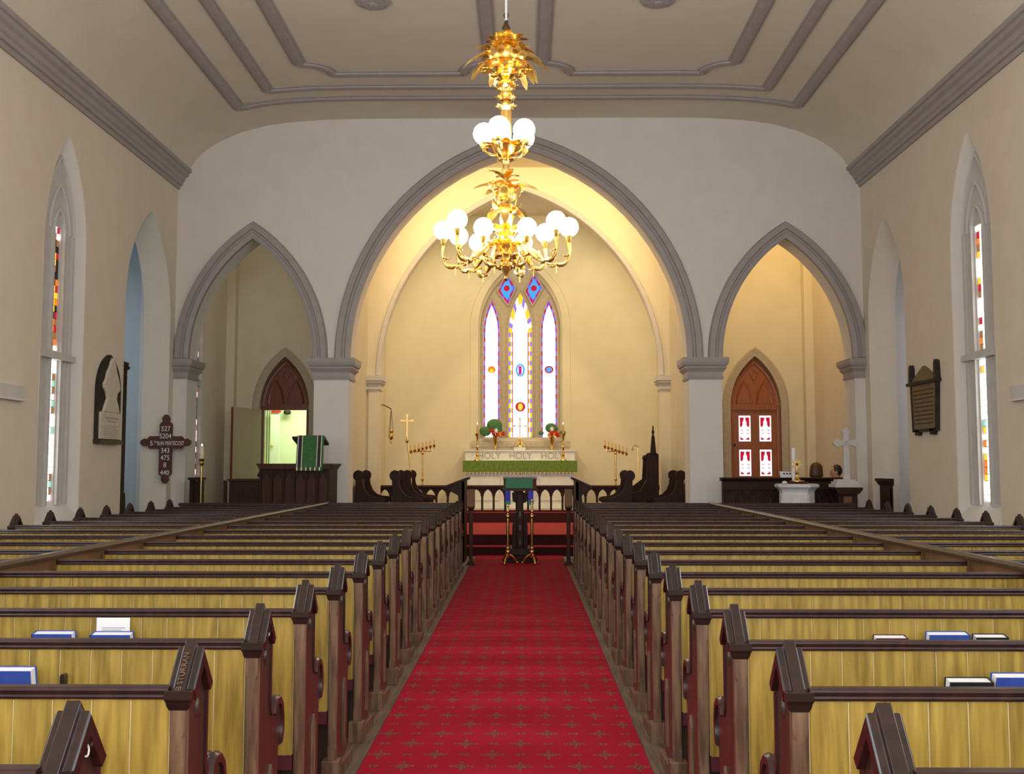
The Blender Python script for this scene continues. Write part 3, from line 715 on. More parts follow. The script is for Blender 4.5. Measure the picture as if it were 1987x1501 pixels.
# front screens before the first pews, seen over the last row
for sx, x0, x1, wd in ((-1, -5.3, -.98, 'pulpit'), (1, .78, 5.05, 'font')):
    t = thing('pew_front_screen', ((x0+x1)/2, 15.9, 0), 'low dark panelled screen in front of the %s-side pews' % wd, 'screen', 'front screens of the pews')
    mb = MB(); mb.box(x0, x1, 15.86, 15.92, 0, .95); mb.build('panel', 'mid', t)
    mb = MB(); mb.prism([(15.80, .95), (15.98, .95), (15.98, .975), (15.96, .99), (15.82, .99), (15.80, .975)], 'x', x0, x1); mb.build('top_rail', 'mould', t)
# white cup hooks and felt pads on two nearest ends
def hook(x, y, z, s, lab):
    mb = MB(); pts = []
    for k in range(12):
        a = math.radians(-60+k*25); pts.append((x+.002*s*k*.2, y+.012*math.sin(a), z+.012*math.cos(a)))
    mb.tube(pts, .0022, 6)
    tag(mb.build('cup_hook', 'whitep', origin=(x, y, z), smooth=True), lab, 'hook', 'white hooks screwed to pew ends')
hook(XFL-.017, S0+.01, .968, 1, 'white cup hook on the nearest pew end of the pulpit side')
hook(XFL-.017, S0+2*SP+.02, .968, 1, 'white cup hook on the third pew end of the pulpit side')
for o in bpy.data.objects:
    if o.name.startswith('pew') and o.get('label', '').startswith('second row pew on the pulpit'):
        ORG[o.name] = Vector(o.location); sl = math.atan2(.094, .075)
        b_ = Vector((XFL-.040, S0+SP-.0672, .9966)); tx = text('B STURRAN', .022, b_, (0, 0, 0), 'worn', o, 'carved_letters', .0006)
        tx.rotation_euler = (Matrix.Rotation(sl, 4, 'X') @ Matrix.Rotation(R90, 4, 'Z')).to_euler()
# ------------------------------------------------------------------ hymn books in the ledges
def book(cx_, n, w_, h_, lean, cov, lab, thick=.048):
    yb = S0+SP*n-.094
    t = thing('hymn_book', (cx_, yb, .622), lab, 'book', 'books standing in the pew ledges')
    sp = -1 if cx_ < 0 else 1                                      # spine on the side away from the aisle
    def shp(mb_):
        R = Matrix.Rotation(.20, 3, 'X')
        mb_.v = [R @ p+Vector((cx_, yb-.022, .626)) for p in mb_.v]; return mb_
    h2 = h_*1.02
    mb = MB(); mb.box(-w_/2+.004, w_/2-.004, -thick/2+.004, thick/2-.004, .004, h2-.003); shp(mb).build('pages', 'paper', t)
    mb = MB(); mb.box(-w_/2, w_/2, -thick/2, -thick/2+.004, 0, h2); mb.box(-w_/2, w_/2, thick/2-.004, thick/2, 0, h2); a_, b_ = sorted((sp*w_/2, sp*(w_/2-.004))); mb.box(a_, b_, -thick/2, thick/2, 0, h2); shp(mb).build('cover', cov, t)
    return t
def bx(px, n): return P(px, 1300, S0+SP*n-.165).x
book(bx(22, 2), 2, .15, .248, -.10, 'blue', 'blue hymn book alone in the third ledge on the pulpit side')
book(bx(102, 3), 3, .165, .248, -.10, 'blue', 'blue hymn book beside the one with a leaflet behind it')
book(bx(215, 3), 3, .165, .245, -.12, 'blue', 'blue hymn book with a white leaflet standing behind it')
book(bx(1730, 3), 3, .13, .238, -.12, 'maroon', 'thin dark book, nearest the aisle in the fourth font-side ledge')
book(bx(1841, 3), 3, .165, .252, -.10, 'blue', 'blue book standing tallest between two low books')
book(bx(1924, 3), 3, .13, .242, -.12, 'black', 'low dark book at the far end of three in a ledge')
book(bx(1881, 2), 2, .145, .218, -.10, 'black', 'black book next to a big blue book on the font side')
book(bx(1966, 2), 2, .13, .234, -.10, 'blue', 'big blue book next to a black book on the font side')
mb = MB(); xq = bx(206, 3); yq = S0+SP*3-.105; mb.box(xq-.07, xq+.07, yq, yq+.002, .63, .925)
lf = mb.build('leaflet', 'paper', origin=(xq, yq, .63)); tag(lf, 'white printed leaflet standing behind a blue hymn book', 'leaflet')
mb = MB()
for i in range(5): mb.box(xq-.045, xq+(.035 if i % 2 else .05), yq-.001, yq, 0.882-.009*i, .885-.009*i)
mb.build('print_lines', 'gletter', lf)
mb = MB(); xq = bx(108, 2); mb.prism([(xq-.008, .80), (xq+.008, .80), (xq+.008, .838), (xq+.004, .845), (xq-.004, .845), (xq-.008, .838)], 'y', S0+2*SP-.115, S0+2*SP-.087)
tag(mb.build('coat_peg', 'dark', origin=(xq, S0+2*SP-.1, .8)), 'small dark wooden peg on the third pew back', 'peg')
# red kneelers on the floor by the aisle ends
for sx, n, wd in ((-1, 3, 'fourth'), (-1, 4, 'fifth'), (1, 3, 'fourth'), (1, 4, 'fifth')):
    x = (XFL-.30) if sx < 0 else (XFR+.30); y = S0+SP*n+.42
    mb = MB(); rr = []
    for z, e in ((.01, .0), (.02, .012), (.10, .016), (.15, .004), (.17, -.02)): rr.append([(x-.17-e, y-.10-e, z), (x+.17+e, y-.10-e, z), (x+.17+e, y+.10+e, z), (x-.17-e, y+.10+e, z)])
    mb.loft(rr); o = mb.build('kneeler', 'maroon', origin=(x, y, 0), smooth=True, bevel=.01)
    tag(o, 'maroon kneeler on the floor of the %s row, %s side of aisle' % (wd, 'pulpit' if sx < 0 else 'font'), 'kneeler', 'kneelers on the floor')

# ================================================================== chandelier
CZ = 8.0; CXX = -.145
t = thing('chandelier', (CXX, CZ, 5.1), 'ornate gilt chandelier with two tiers of lit white globes over the aisle', 'chandelier')
def pz(py): return P(982, py, CZ).z
mb = MB(); mb.tube([(CXX, CZ, pz(45)), (CXX, CZ, 7.60)], .009, 8); mb.build('rod', 'whitep', t, smooth=True)
mb = MB(); mb.torus((CXX, CZ, pz(30)), .018, .005, 'y'); mb.torus((CXX+.012, CZ, pz(44)), .016, .005, 'x'); mb.lathe([(.001, 0), (.03, .01), (.035, .03), (.02, .06), (.012, .09), (.001, .1)], (CXX, CZ, pz(62))); mb.build('hook', 'darkbrass', t, smooth=True)
def body(prof_px, name='stem_section', seg=20, m='gold'):
    mb_ = MB(); mb_.lathe([(max(r/250.*1.0, .002), pz(py)) for r, py in prof_px], (CXX, CZ, 0), seg); return mb_.build(name, m, t, smooth=True)
body([(4, 60), (14, 63), (22, 72), (26, 80), (30, 90), (40, 102), (44, 112), (40, 125), (30, 138), (20, 146), (10, 152), (6, 156), (6, 160), (16, 161), (18, 166), (15, 170), (12, 180), (13, 186), (16, 190), (13, 195), (6, 197), (6, 200), (13, 202), (14, 208), (11, 212), (9, 215)][::-1], 'crown_body')
body([(9, 214), (9, 268), (11, 270), (11, 276), (26, 282), (30, 288), (24, 296), (14, 304), (8, 310), (6, 322), (9, 330), (6, 338), (5, 350), (8, 356), (10, 364), (7, 375), (8, 395), (9, 410), (12, 416)][::-1], 'upper_stem')
mb = MB()
for k in range(10):
    a = k*math.pi/5; mb.tube([(CXX+.036*math.cos(a), CZ+.036*math.sin(a), pz(266)), (CXX+.036*math.cos(a), CZ+.036*math.sin(a), pz(216))], .007, 6)
mb.build('flutes', 'gold', t, smooth=True)
body([(11, 416), (13, 424), (12, 436), (10, 441)][::-1], 'amber_vase', m='copper')
body([(10, 440), (18, 444), (20, 452), (14, 460), (16, 470), (20, 478), (17, 486), (10, 494), (8, 502), (14, 510), (12, 520), (6, 528), (3, 536), (5, 541), (1, 546)][::-1], 'hub')
# foliage: leaves of the crown, of the collars and of the middle sprays
def spray(name, n, r, py, length, width, tilt, curl, droop, off=0., jit=.15):
    mb_ = MB(); rn = random.Random(py)
    for k in range(n):
        a = off+2*math.pi*k/n+rn.uniform(-jit, jit)
        mb_.leaf((CXX+r*math.cos(a), CZ+r*math.sin(a), pz(py)), (math.cos(a), math.sin(a), tilt), length*rn.uniform(.88, 1.12), width, curl, droop)
    return mb_.build(name, 'gold', t, smooth=True)
spray('crown_leaves', 9, .06, 84, .11, .09, 1.4, -.5, .1)
spray('crown_leaves', 10, .09, 98, .13, .10, .9, -.6, .1, .3)
spray('crown_leaves', 10, .13, 112, .19, .10, .35, -.45, .45, .1)
spray('crown_leaves', 10, .12, 124, .14, .10, .2, -.5, .5, .4)
spray('crown_leaves', 9, .10, 136, .11, .09, -.2, .4, .2)
spray('crown_leaves', 8, .06, 146, .08, .07, -.6, .5, .1)
spray('crown_leaves', 9, .09, 118, .10, .08, .9, .6, .0, .6)
spray('collar_leaves', 8, .05, 176, .06, .04, 2.2, -.3, .1)
spray('collar_leaves', 8, .05, 192, .045, .04, .3, .4, .2)
spray('collar_leaves', 8, .045, 206, .045, .04, -.2, .4, .2)
spray('bowl_leaves', 12, .06, 290, .15, .09, .9, -.4, .1)
spray('bowl_leaves', 12, .05, 300, .08, .07, .4, .5, .1, .25)
spray('bowl_leaves', 9, .03, 310, .055, .05, -.3, .5, .2)
spray('middle_leaves', 4, .02, 345, .12, .07, 1.3, -.4, .2, .5)
spray('middle_leaves', 6, .03, 366, .19, .11, .9, -.5, .25, .2)
spray('middle_leaves', 5, .04, 388, .14, .10, .5, .5, .1, .9)
spray('middle_leaves', 6, .045, 402, .19, .11, .2, -.6, .6, .4)
spray('middle_leaves', 5, .05, 412, .12, .08, .4, .5, .1, 0)
spray('hub_leaves', 8, .05, 452, .12, .08, 1.2, -.4, .1)
spray('hub_leaves', 8, .05, 476, .11, .08, .3, .5, .4, .3)
spray('hub_leaves', 8, .05, 494, .10, .07, -.3, .5, .4)
spray('hub_leaves', 6, .04, 515, .07, .06, -.8, .5, .2)
for k in range(4):                                            # rose heads on the middle sprays
    a = .4+k*math.pi/2; c = (CXX+.115*math.cos(a), CZ+.115*math.sin(a), pz(384 if k % 2 else 362))
    mb = MB(); mb.sphere(c, .036, 0, 10, 6)
    for q in range(7):
        b = q*2*math.pi/7; mb.leaf((c[0]+.01*math.cos(b), c[1]+.01*math.sin(b), c[2]-.03), (math.cos(b), math.sin(b), .9), .075, .055, .7)
    mb.tube([(CXX, CZ, pz(405)), (CXX+.07*math.cos(a), CZ+.07*math.sin(a), pz(408)), c], .007, 6)
    mb.build('rose_spray', 'gold', t, smooth=True)
def globe(c, r):
    mb_ = MB(); mb_.sphere(c, r, 0, 20, 12); o_ = mb_.build('globe', 'globe', t, smooth='all')
    mb_ = MB(); mb_.lathe([(.006, -r-.06), (.012, -r-.05), (.022, -r-.02), (.030, -r+.008), (.012, -r+.016)], c, 12); mb_.build('globe_gallery', 'gold', o_, smooth=True)
def bez(p0, p1, p2, p3, n=14):
    out = []
    for i in range(n+1):
        s_ = i/n; out.append(tuple((1-s_)**3*Vector(p0)+3*(1-s_)**2*s_*Vector(p1)+3*(1-s_)*s_*s_*Vector(p2)+s_**3*Vector(p3)))
    return out
GZ2 = P(857, 447, CZ).z; rg = .076
low = [(-.495, 0), (-.36, -.36), (-.385, .20), (-.24, .44), (-.175, -.10), (.165, -.10), (.135, .44), (.31, .10), (.385, -.31), (.49, -.10)]
for i, (dx, dy) in enumerate(low):
    a = math.atan2(dy, dx); c = (CXX+dx, CZ+dy, GZ2); rr = math.hypot(dx, dy); u = Vector((math.cos(a), math.sin(a), 0))
    hubp = Vector((CXX, CZ, pz(478)))+u*.05; end = Vector(c)-Vector((0, 0, rg+.05))
    mb = MB(); mid = hubp+u*(rr*.55); 
    pts = bez(hubp, hubp+u*(rr*.25)+Vector((0, 0, .12)), hubp+u*(rr*.45)+Vector((0, 0, -.20)), Vector((c[0], c[1], 0))*1+Vector((0, 0, end.z-.16))-u*.10)[:-1] + bez(Vector((c[0], c[1], end.z-.16))-u*.10, Vector((c[0], c[1], end.z-.19))-u*.03, Vector((c[0], c[1], end.z-.12))+u*.03, end, 8)
    mb.tube(pts, [.013+.006*math.sin(k*.9) for k in range(len(pts))], 8)
    for k in range(2, len(pts)-1, 3):
        p = Vector(pts[k]); mb.leaf(p, u*(.7 if k % 2 else -.5)+Vector((0, 0, .8 if k % 2 else -.6)), .075, .045, .6)
    q = Vector(pts[-9]); mb.lathe([(.001, -.075), (.006, -.06), (.004, -.045), (.010, -.025), (.006, 0)], tuple(q), 8)
    mb.build('arm', 'gold', t, smooth=True)
    globe(c, rg)
GZ1 = P(930, 260, CZ).z
for i in range(5):
    a = math.radians(-107+72*i); rr = .175; c = (CXX+rr*math.cos(a), CZ+rr*math.sin(a), GZ1)
    mb = MB(); mb.tube(bez((CXX, CZ, pz(296)), (CXX+.5*rr*math.cos(a), CZ+.5*rr*math.sin(a), pz(306)), (c[0], c[1], pz(300)), (c[0], c[1], GZ1-.10)), .009, 8)
    mb.leaf((c[0], c[1], GZ1-.13), (math.cos(a), math.sin(a), .5), .07, .05, .5); mb.build('arm', 'gold', t, smooth=True)
    globe(c, .086)

# ================================================================== doors and vestry
# wooden tympanum and leaves in the two pointed doorways
def door(idx, D, m, lab, leaf_closed):
    y = ZB+.10
    t = bpy.data.objects.new('door_%d' % idx, None); COL.objects.link(t); t.location = (D[0], y, .3); ORG[t.name] = Vector(t.location); struct(t); tag(t, lab)
    pts = [(D[0]+u, D[2]+z) for u, z in arch(D[1]-.005, D[3]-.01)]
    mb_ = MB(); mb_.prism(pts, 'y', y, y+.06); ty = mb_.build('tympanum', m, t)
    fr = MB(); arch_sweep(fr, 'y', D[0], D[1]-.07, D[3]-.15, D[2], [(0, .01), (0, -.03), (.05, -.035), (.07, -.02), (.07, .01)], zdown=2.4, t=y, n=12); fr.build('frame', m, t, smooth=True)
    fr = MB(); fr.box(D[0]-D[1]+.01, D[0]+D[1]-.01, y-.04, y+.05, D[2]-.05, D[2]+.04); fr.build('transom', m, t)
    for s_ in (-1, 1):
        fr = MB(); arch_sweep(fr, 'y', D[0]+s_*.205, .125, .42, D[2]+.08, [(0, .0), (0, -.015), (.03, -.025), (.045, 0)], t=y, n=8); fr.prism([(D[0]+s_*.205+u, D[2]+.08+z) for u, z in arch(.12, .41, n=8)], 'y', y-.006, y+.01); fr.build('blind_panel', m, ty)
    fr = MB(); q = [(0, .15), (.10, .04), (.06, -.04), (0, -.13), (-.06, -.04), (-.10, .04)]; q2 = [(a*.65, b*.65) for a, b in q]; cz_ = D[2]+.66
    for e in range(6): fr.prism([(D[0]+p[0], cz_+p[1]) for p in (q[e], q[(e+1) % 6], q2[(e+1) % 6], q2[e])], 'y', y-.02, y+.01)
    fr.build('blind_panel', m, ty)
    return t, y
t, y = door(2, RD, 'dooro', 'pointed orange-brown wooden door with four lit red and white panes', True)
xs0, xs1 = RD[0]-RD[1]+.02, RD[0]+RD[1]-.02
pan = []
cols_x = [(P(1434, 850, ZB+.1).x, P(1457, 850, ZB+.1).x), (P(1474, 850, ZB+.1).x, P(1497, 850, ZB+.1).x)]
rows_z = [(P(1460, 856, ZB+.1).z, P(1460, 806, ZB+.1).z), (P(1460, 923, ZB+.1).z, P(1460, 872, ZB+.1).z)]
lf = MB()
xe = [xs0, cols_x[0][0], cols_x[0][1], cols_x[1][0], cols_x[1][1], xs1]
for i in (0, 2, 4): lf.box(xe[i], xe[i+1], y, y+.05, .30, 2.69)
zz = [.30, rows_z[1][0], rows_z[1][1], rows_z[0][0], rows_z[0][1], 2.69]
for c0, c1 in cols_x:
    for i in (0, 2, 4): lf.box(c0, c1, y, y+.05, zz[i], zz[i+1])
lo = lf.build('leaf', 'dooro', t)
for c0, c1 in cols_x:
    for z0, z1 in rows_z:
        g = MB(); g.box(c0, c1, y+.02, y+.03, z0, z1, 0)
        w_, h_ = c1-c0, z1-z0; xm_ = (c0+c1)/2; yq = y+.012
        # red field with a pale urn figure
        def sh(pl, m): g.prism([(xm_+a*w_, z0+b*h_) for a, b in pl], 'y', yq, yq+.008, m)
        sh([(-.40, .93), (-.06, .93), (-.08, .82), (-.17, .74), (-.15, .66), (-.26, .55), (-.40, .58)], 1); sh([(.40, .93), (.06, .93), (.08, .82), (.17, .74), (.15, .66), (.26, .55), (.40, .58)], 1)
        sh([(-.38, .17), (-.10, .10), (-.12, .06), (-.38, .06)], 1); sh([(.38, .17), (.10, .10), (.12, .06), (.38, .06)], 1)
        for a in (-.3, -.2, .2, .3): sh([(a-.03, .43), (a+.06, .40), (a+.04, .48)], 1); sh([(a-.03, .30), (a+.06, .27), (a+.04, .35)], 2)
        g.build('pane', [emis('white_lit_glass', (1, .97, 1), 1.15), GLASS['r'], GLASS['m']], t)
mb = MB(); mb.sphere((xs0+.07, y-.03, P(1425, 863, ZB).z), .025, 0, 10, 6); mb.build('knob', 'slate', t, smooth=True)
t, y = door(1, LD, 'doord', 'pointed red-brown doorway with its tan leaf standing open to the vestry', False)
hx, hy = LD[0]-LD[1]+.02, ZB-.02; al = math.radians(70)
mb = MB(); mb.box(0, .95, -.02, .02, .32, 2.70)
mb.rotz(math.pi+al).move((hx, hy, 0)); lf = mb.build('leaf', 'leaftan', t)
mb = MB(); mb.box(.95, .965, -.022, .022, .32, 2.70); mb.rotz(math.pi+al).move((hx, hy, 0)); mb.build('leaf_edge', 'doord', lf)
mb = MB(); mb.sphere((.88, .05, 1.25), .028, 0, 10, 6); mb.rotz(math.pi+al).move((hx, hy, 0)); mb.build('knob', 'slate', lf, smooth=True)
# vestry room behind it
mb = MB(); mb.box(-6.6, -3.7, 23.9, 24.1, 0, 3.6); mb.box(-6.7, -6.5, ZB2, 24.1, 0, 3.6); mb.box(-3.9, -3.66, ZB2, 24.1, 0, 3.6); mb.box(-6.7, -3.66, ZB2, 24.1, 3.5, 3.7); mb.box(-6.7, -3.66, ZB2-.1, 24.1, .0, .30)
struct(mb.build('wall_vestry', 'vest'))
a0, a1 = P(525, 850, 23.6).x, P(542, 850, 23.6).x
mb = MB(); mb.box(a0, a1, 23.58, 23.64, .30, P(530, 797, 23.6).z); d3 = struct(mb.build('door_3', 'whitep')); tag(d3, 'narrow white door seen through the open vestry doorway')
mb = MB(); mb.sphere((a0+.04, 23.55, P(528, 865, 23.6).z), .035, 0, 10, 6); mb.build('knob', 'brass', d3, smooth=True)
b0, b1, zt = P(508, 850, 23.8).x, P(526, 850, 23.8).x, P(515, 794, 23.8).z
mb = MB()
for i in range(4): mb.box(b0+i*(b1-b0)/4+.01, b0+(i+1)*(b1-b0)/4-.01, 23.83, 23.9, .3, zt)
struct(mb.build('trim_%d' % nr[0], 'vest')); nr[0] += 1
mb = MB(); q0 = P(527, 800, 23.55); q1 = P(545, 792, 23.55); mb.box(q0.x, q1.x, 23.53, 23.56, q0.z, q1.z); tag(mb.build('wall_sign', 'exit', origin=q0), 'small red sign above the white vestry door', 'sign')
q = P(557, 800, 23.7); mb = MB(); mb.lathe([(.001, 0), (.07, .01), (.09, .05), (.07, .10), (.001, .11)], (q.x, 23.72, q.z-.05), 14); mb.box(q.x-.02, q.x+.02, 23.72, 23.9, q.z-.01, q.z+.03); tag(mb.build('wall_fitting', 'slate', origin=q, smooth=True), 'dark round fitting high on the vestry wall', 'wall fitting')

# ================================================================== things on the nave walls
# white memorial on a black arched slab
y0, y1 = 14.37, 15.19; zb, zt = 1.90, 3.16; c = (y0+y1)/2; hw = (y1-y0)/2
t = thing('memorial_tablet', (XL, c, zb), 'carved pale memorial on a black arched slab beside the side arch', 'memorial tablet')
mb = MB(); pts = [(c+u, 2.62+z) for u, z in arch(hw, .54)]; mb.prism([(y0, zb)]+pts+[(y1, zb)], 'x', XL+.001, XL+.05); mb.build('slab', 'slate', t)
mb = MB(); mb.prism([(y0+.06, zb+.05), (y1-.05, zb+.05), (y1-.05, 2.32), (y1-.12, 2.42), (c-.10, 2.42)][:0] or [(y0+.05, zb+.04), (y1-.04, zb+.04), (y1-.04, 2.32), (y0+.05, 2.32)], 'x', XL+.05, XL+.085); mb.build('inscription_panel', 'relief', t)
sil = [(-.30, 2.32), (.30, 2.32), (.24, 2.44), (.18, 2.52), (.20, 2.60), (.30, 2.66), (.28, 2.74), (.24, 2.82), (.16, 2.92), (.12, 3.02), (.05, 3.10), (0, 3.12), (-.06, 3.06), (-.10, 2.98), (-.18, 2.90), (-.22, 2.80), (-.30, 2.72), (-.28, 2.66), (-.20, 2.60), (-.16, 2.52), (-.22, 2.44)]
mb = MB(); mb.prism([(c+u, z) for u, z in sil], 'x', XL+.05, XL+.09); mb.build('carved_relief', 'relief', t, bevel=.015)
for dz, w_ in ((2.24, .46), (2.19, .3)):
    mb = MB(); mb.box(XL+.085, XL+.088, c-w_/2, c+w_/2, dz-.014, dz+.014); mb.build('inscription_line', 'gletter', t)
for i in range(7):
    mb = MB(); mb.box(XL+.085, XL+.0875, c-.26, c+.25-.05*(i % 2), 2.12-.027*i, 2.131-.027*i); mb.build('inscription_line', 'gletter', t)
mb = MB(); mb.box(XL+.0, XL+.11, y0-.01, y1+.01, zb-.03, zb+.03); mb.build('base_moulding', 'mid', t)
# bronze tablet on the other wall
y0, y1 = 14.42, 15.43; c = (y0+y1)/2
t = thing('wall_plaque', (XR, c, 2.0), 'tapering olive bronze plaque with a gabled top and dark frame', 'plaque')
mb = MB(); mb.prism([(c-.40, 2.08), (c+.40, 2.08), (c+.45, 2.74), (c-.45, 2.74)], 'x', XR-.05, XR-.001); mb.build('plate', 'brz', t)
mb = MB(); mb.prism([(c-.45, 2.78), (c+.45, 2.78), (c+.42, 2.82), (c, 3.0), (c-.42, 2.82)], 'x', XR-.05, XR-.001); mb.build('gable', 'brz', t)
mb = MB(); mb.box(XR-.10, XR, c-.54, c+.54, 2.735, 2.78); mb.build('cornice', 'slate', t)
for s_ in (-1, 1):
    mb = MB(); mb.prism([(c+s_*.43, 2.78), (c+s_*.52, 2.78), (c+s_*.50, 3.02), (c+s_*.46, 3.05), (c+s_*.43, 3.0)], 'x', XR-.07, XR-.001); mb.build('horn', 'slate', t)
    mb = MB(); mb.prism([(c+s_*.20, 2.08), (c+s_*.36, 2.08), (c+s_*.34, 2.0), (c+s_*.22, 2.0)], 'x', XR-.06, XR-.001); mb.build('foot', 'slate', t)
mb = MB()
for s_ in (-1, 1): mb.prism([(c+s_*.40, 2.06), (c+s_*.44, 2.06), (c+s_*.49, 2.74), (c+s_*.45, 2.74)], 'x', XR-.06, XR-.001)
mb.prism([(c-.44, 2.05), (c+.44, 2.05), (c+.44, 2.09), (c-.44, 2.09)], 'x', XR-.06, XR-.001); mb.build('frame', 'slate', t)
for i in range(9):
    mb = MB(); mb.box(XR-.0525, XR-.05, c-.34-.006*i+.04*(i % 2), c+.34+.004*i, 2.16+.06*i, 2.175+.06*i); mb.build('inscription_line', 'slate', t)
# pale wall boxes near the frame's edges
for X, px, s_, lab in ((XL, 37, 1, 'pale rectangular wall box beyond the stained glass, near the pulpit-side wall'), (XR, 1972, -1, 'pale rectangular wall box beyond the stained glass, near the font-side wall')):
    p0 = PX(px, 775, X); p1 = PX(px, 749, X)
    t = thing('wall_box', (X, p0.y-.5, p0.z), lab, 'wall box', 'pale boxes on the side walls')
    mb = MB(); mb.box(*sorted((X, X+s_*.07)), p0.y-1.0, p0.y, p0.z, p1.z); mb.build('box', 'greyl', t, bevel=.006)
    mb = MB(); mb.box(*sorted((X, X+s_*.09)), p0.y-1.02, p0.y+.02, p0.z-.02, p0.z); mb.build('lower_lip', 'wallf', t)
# cruciform hymn board
yb = ZF-.34; q = P(321, 858, yb); cxh, czh = q.x, q.z
sc = yb/F
t = thing('hymn_board', (cxh, yb, czh), 'dark wooden cross-shaped hymn board with white numbers by the wall corner', 'hymn board')
def trefoil(w_, L_): return [(-w_, L_-.20), (-w_, L_-.16), (-w_*.55, L_-.12), (-w_*.62, L_-.06), (-w_*.3, L_-.01), (0, L_), (w_*.3, L_-.01), (w_*.62, L_-.06), (w_*.55, L_-.12), (w_, L_-.16), (w_, L_-.20)]
w_ = .105; Lt, Lb, Lh = .47, .69, .43
up_ = trefoil(w_, Lt); dn = [(u, -z) for u, z in trefoil(w_, Lb)][::-1]; rt_ = [(z, -u) for u, z in trefoil(w_, Lh)]; lt_ = [(-z, u) for u, z in trefoil(w_, Lh)]
mb = MB(); mb.prism([(cxh+u, czh+z) for u, z in [(-w_, w_)]+up_+[(w_, w_)]+rt_+[(w_, -w_)]+dn+[(-w_, -w_)]+lt_], 'y', yb, yb+.05); mb.build('board', 'hymn', t)
mb = MB(); mb.box(cxh-.05, cxh+.3, yb+.05, ZF, czh-.03, czh+.03); mb.build('bracket', 'slate', t)
for py, s_ in ((832, '527'), (846, 'S204'), (860, '5   SUN PENTECOST'), (874, '343'), (888, '475'), (902, '8'), (917, '440')):
    zt_ = P(321, py, yb).z
    if 'SUN' in s_:
        text('5', .115, (cxh-.235, yb-.003, zt_), (R90, 0, 0), 'number', t); text('TH', .05, (cxh-.165, yb-.003, zt_+.02), (R90, 0, 0), 'number', t); text('SUN PENTECOST', .095, (cxh+.09, yb-.003, zt_), (R90, 0, 0), 'number', t, sx=.62)
    else: text(s_, .115, (cxh-.0, yb-.003, zt_), (R90, 0, 0), 'number', t, sx=.9)
# dark moulded post at the near jamb of the side arch, and the dark cupboard in the opposite arch
t = thing('door_post', (XL-.16, 15.48, 0), 'tall dark wooden post with a moulded cap at the side arch', 'post')
mb = MB(); mb.box(XL-.26, XL-.02, 15.40, 15.60, 0, 3.02); mb.build('shaft', 'darkm', t, bevel=.01)
mb = MB(); mb.lathe([(.001, 0), (.19, .0), (.20, .04), (.17, .07), (.19, .10), (.10, .13), (.001, .13)], (XL-.14, 15.5, 3.02), 4, rot=math.pi/4); mb.build('cap', 'darkm', t)
mb = MB(); mb.frus((XL-.14, 15.5), .17, .15, 0, .13, .11, 1.15); mb.build('foot', 'darkm', t)
q0 = P(1710, 940, 16.6); q1 = P(1769, 940, 16.6); zt_ = P(1740, 928, 16.5).z
t = thing('dark_cupboard', ((q0.x+q1.x)/2, 16.6, 0), 'small dark wooden cupboard with a moulded top beneath the bronze plaque', 'cupboard')
x0, x1 = q0.x+.02, min(q1.x, XR-.02)+.0
mb = MB(); mb.box(x0+.04, x1, 16.35, 16.85, 0, zt_-.07); mb.build('body', 'darkm', t)
mb = MB(); mb.prism([(x0+.04, zt_-.11), (x0, zt_-.05), (x0-.02, zt_-.04), (x0-.02, zt_), (x1, zt_), (x1, zt_-.11)], 'y', 16.30, 16.90); mb.build('top', 'darkm', t)
for i in range(3):
    w3 = (x1-x0-.08)/3; mb = MB(); mb.box(x0+.05+i*w3, x0+.03+(i+1)*w3, 16.335, 16.36, .2, zt_-.16); mb.build('door_panel', 'midm', t)

# ================================================================== reading desk (pulpit) with green hanging
zq = 16.75
xA, xB, xC = P(443, 940, zq).x, P(506, 940, zq).x, P(645, 940, zq).x; zw, zt_ = P(470, 929, zq).z, P(600, 899, zq).z
t = thing('pulpit', ((xA+xC)/2, zq, 0), 'dark panelled wooden reading pulpit in front of the column', 'pulpit')
mb = MB(); mb.box(xB, xC-.06, zq, zq+.75, 0, zt_-.06); mb.box(xA, xB, zq+.05, zq+.75, 0, zw-.02); mb.build('body', 'darkm', t)
n = 6
for i in range(n):
    w1 = (xC-.06-xB)/n; mb = MB(); a, b = xB+i*w1+.02, xB+(i+1)*w1-.02; mb.prism([(a, .15), (b, .15), (b, zt_-.28)]+[((a+b)/2+u*(b-a)/2, zt_-.28+z) for u, z in arch(1, 1, n=6)[::-1] if False]+[((a+b)/2, zt_-.15), (a, zt_-.28)], 'y', zq-.018, zq+.002); mb.build('panel', 'midm', t, bevel=.006)
for i in range(n+1):
    w1 = (xC-.06-xB)/n; mb = MB(); a = xB+i*w1; mb.box(a-.016, a+.016, zq-.03, zq, .0, zt_-.08); mb.build('muntin', 'darkm', t)
mb = MB(); mb.prism([(xB-.03, zt_-.06), (xB-.06, zt_-.02), (xB-.06, zt_), (xC, zt_), (xC, zt_-.02), (xC-.03, zt_-.05), (xC-.05, zt_-.09), (xB-.02, zt_-.09)], 'y', zq-.07, zq+.8); mb.build('top_moulding', 'midm', t)
mb = MB(); mb.box(xA-.02, xB, zq, zq+.78, zw-.03, zw); mb.build('wing_top', 'midm', t)
mb = MB(); mb.prism([(xB-.01, zw), (xB-.01, zt_-.06), (xB-.08, zw+.05)], 'y', zq+.05, zq+.12); mb.build('bracket', 'darkm', t)
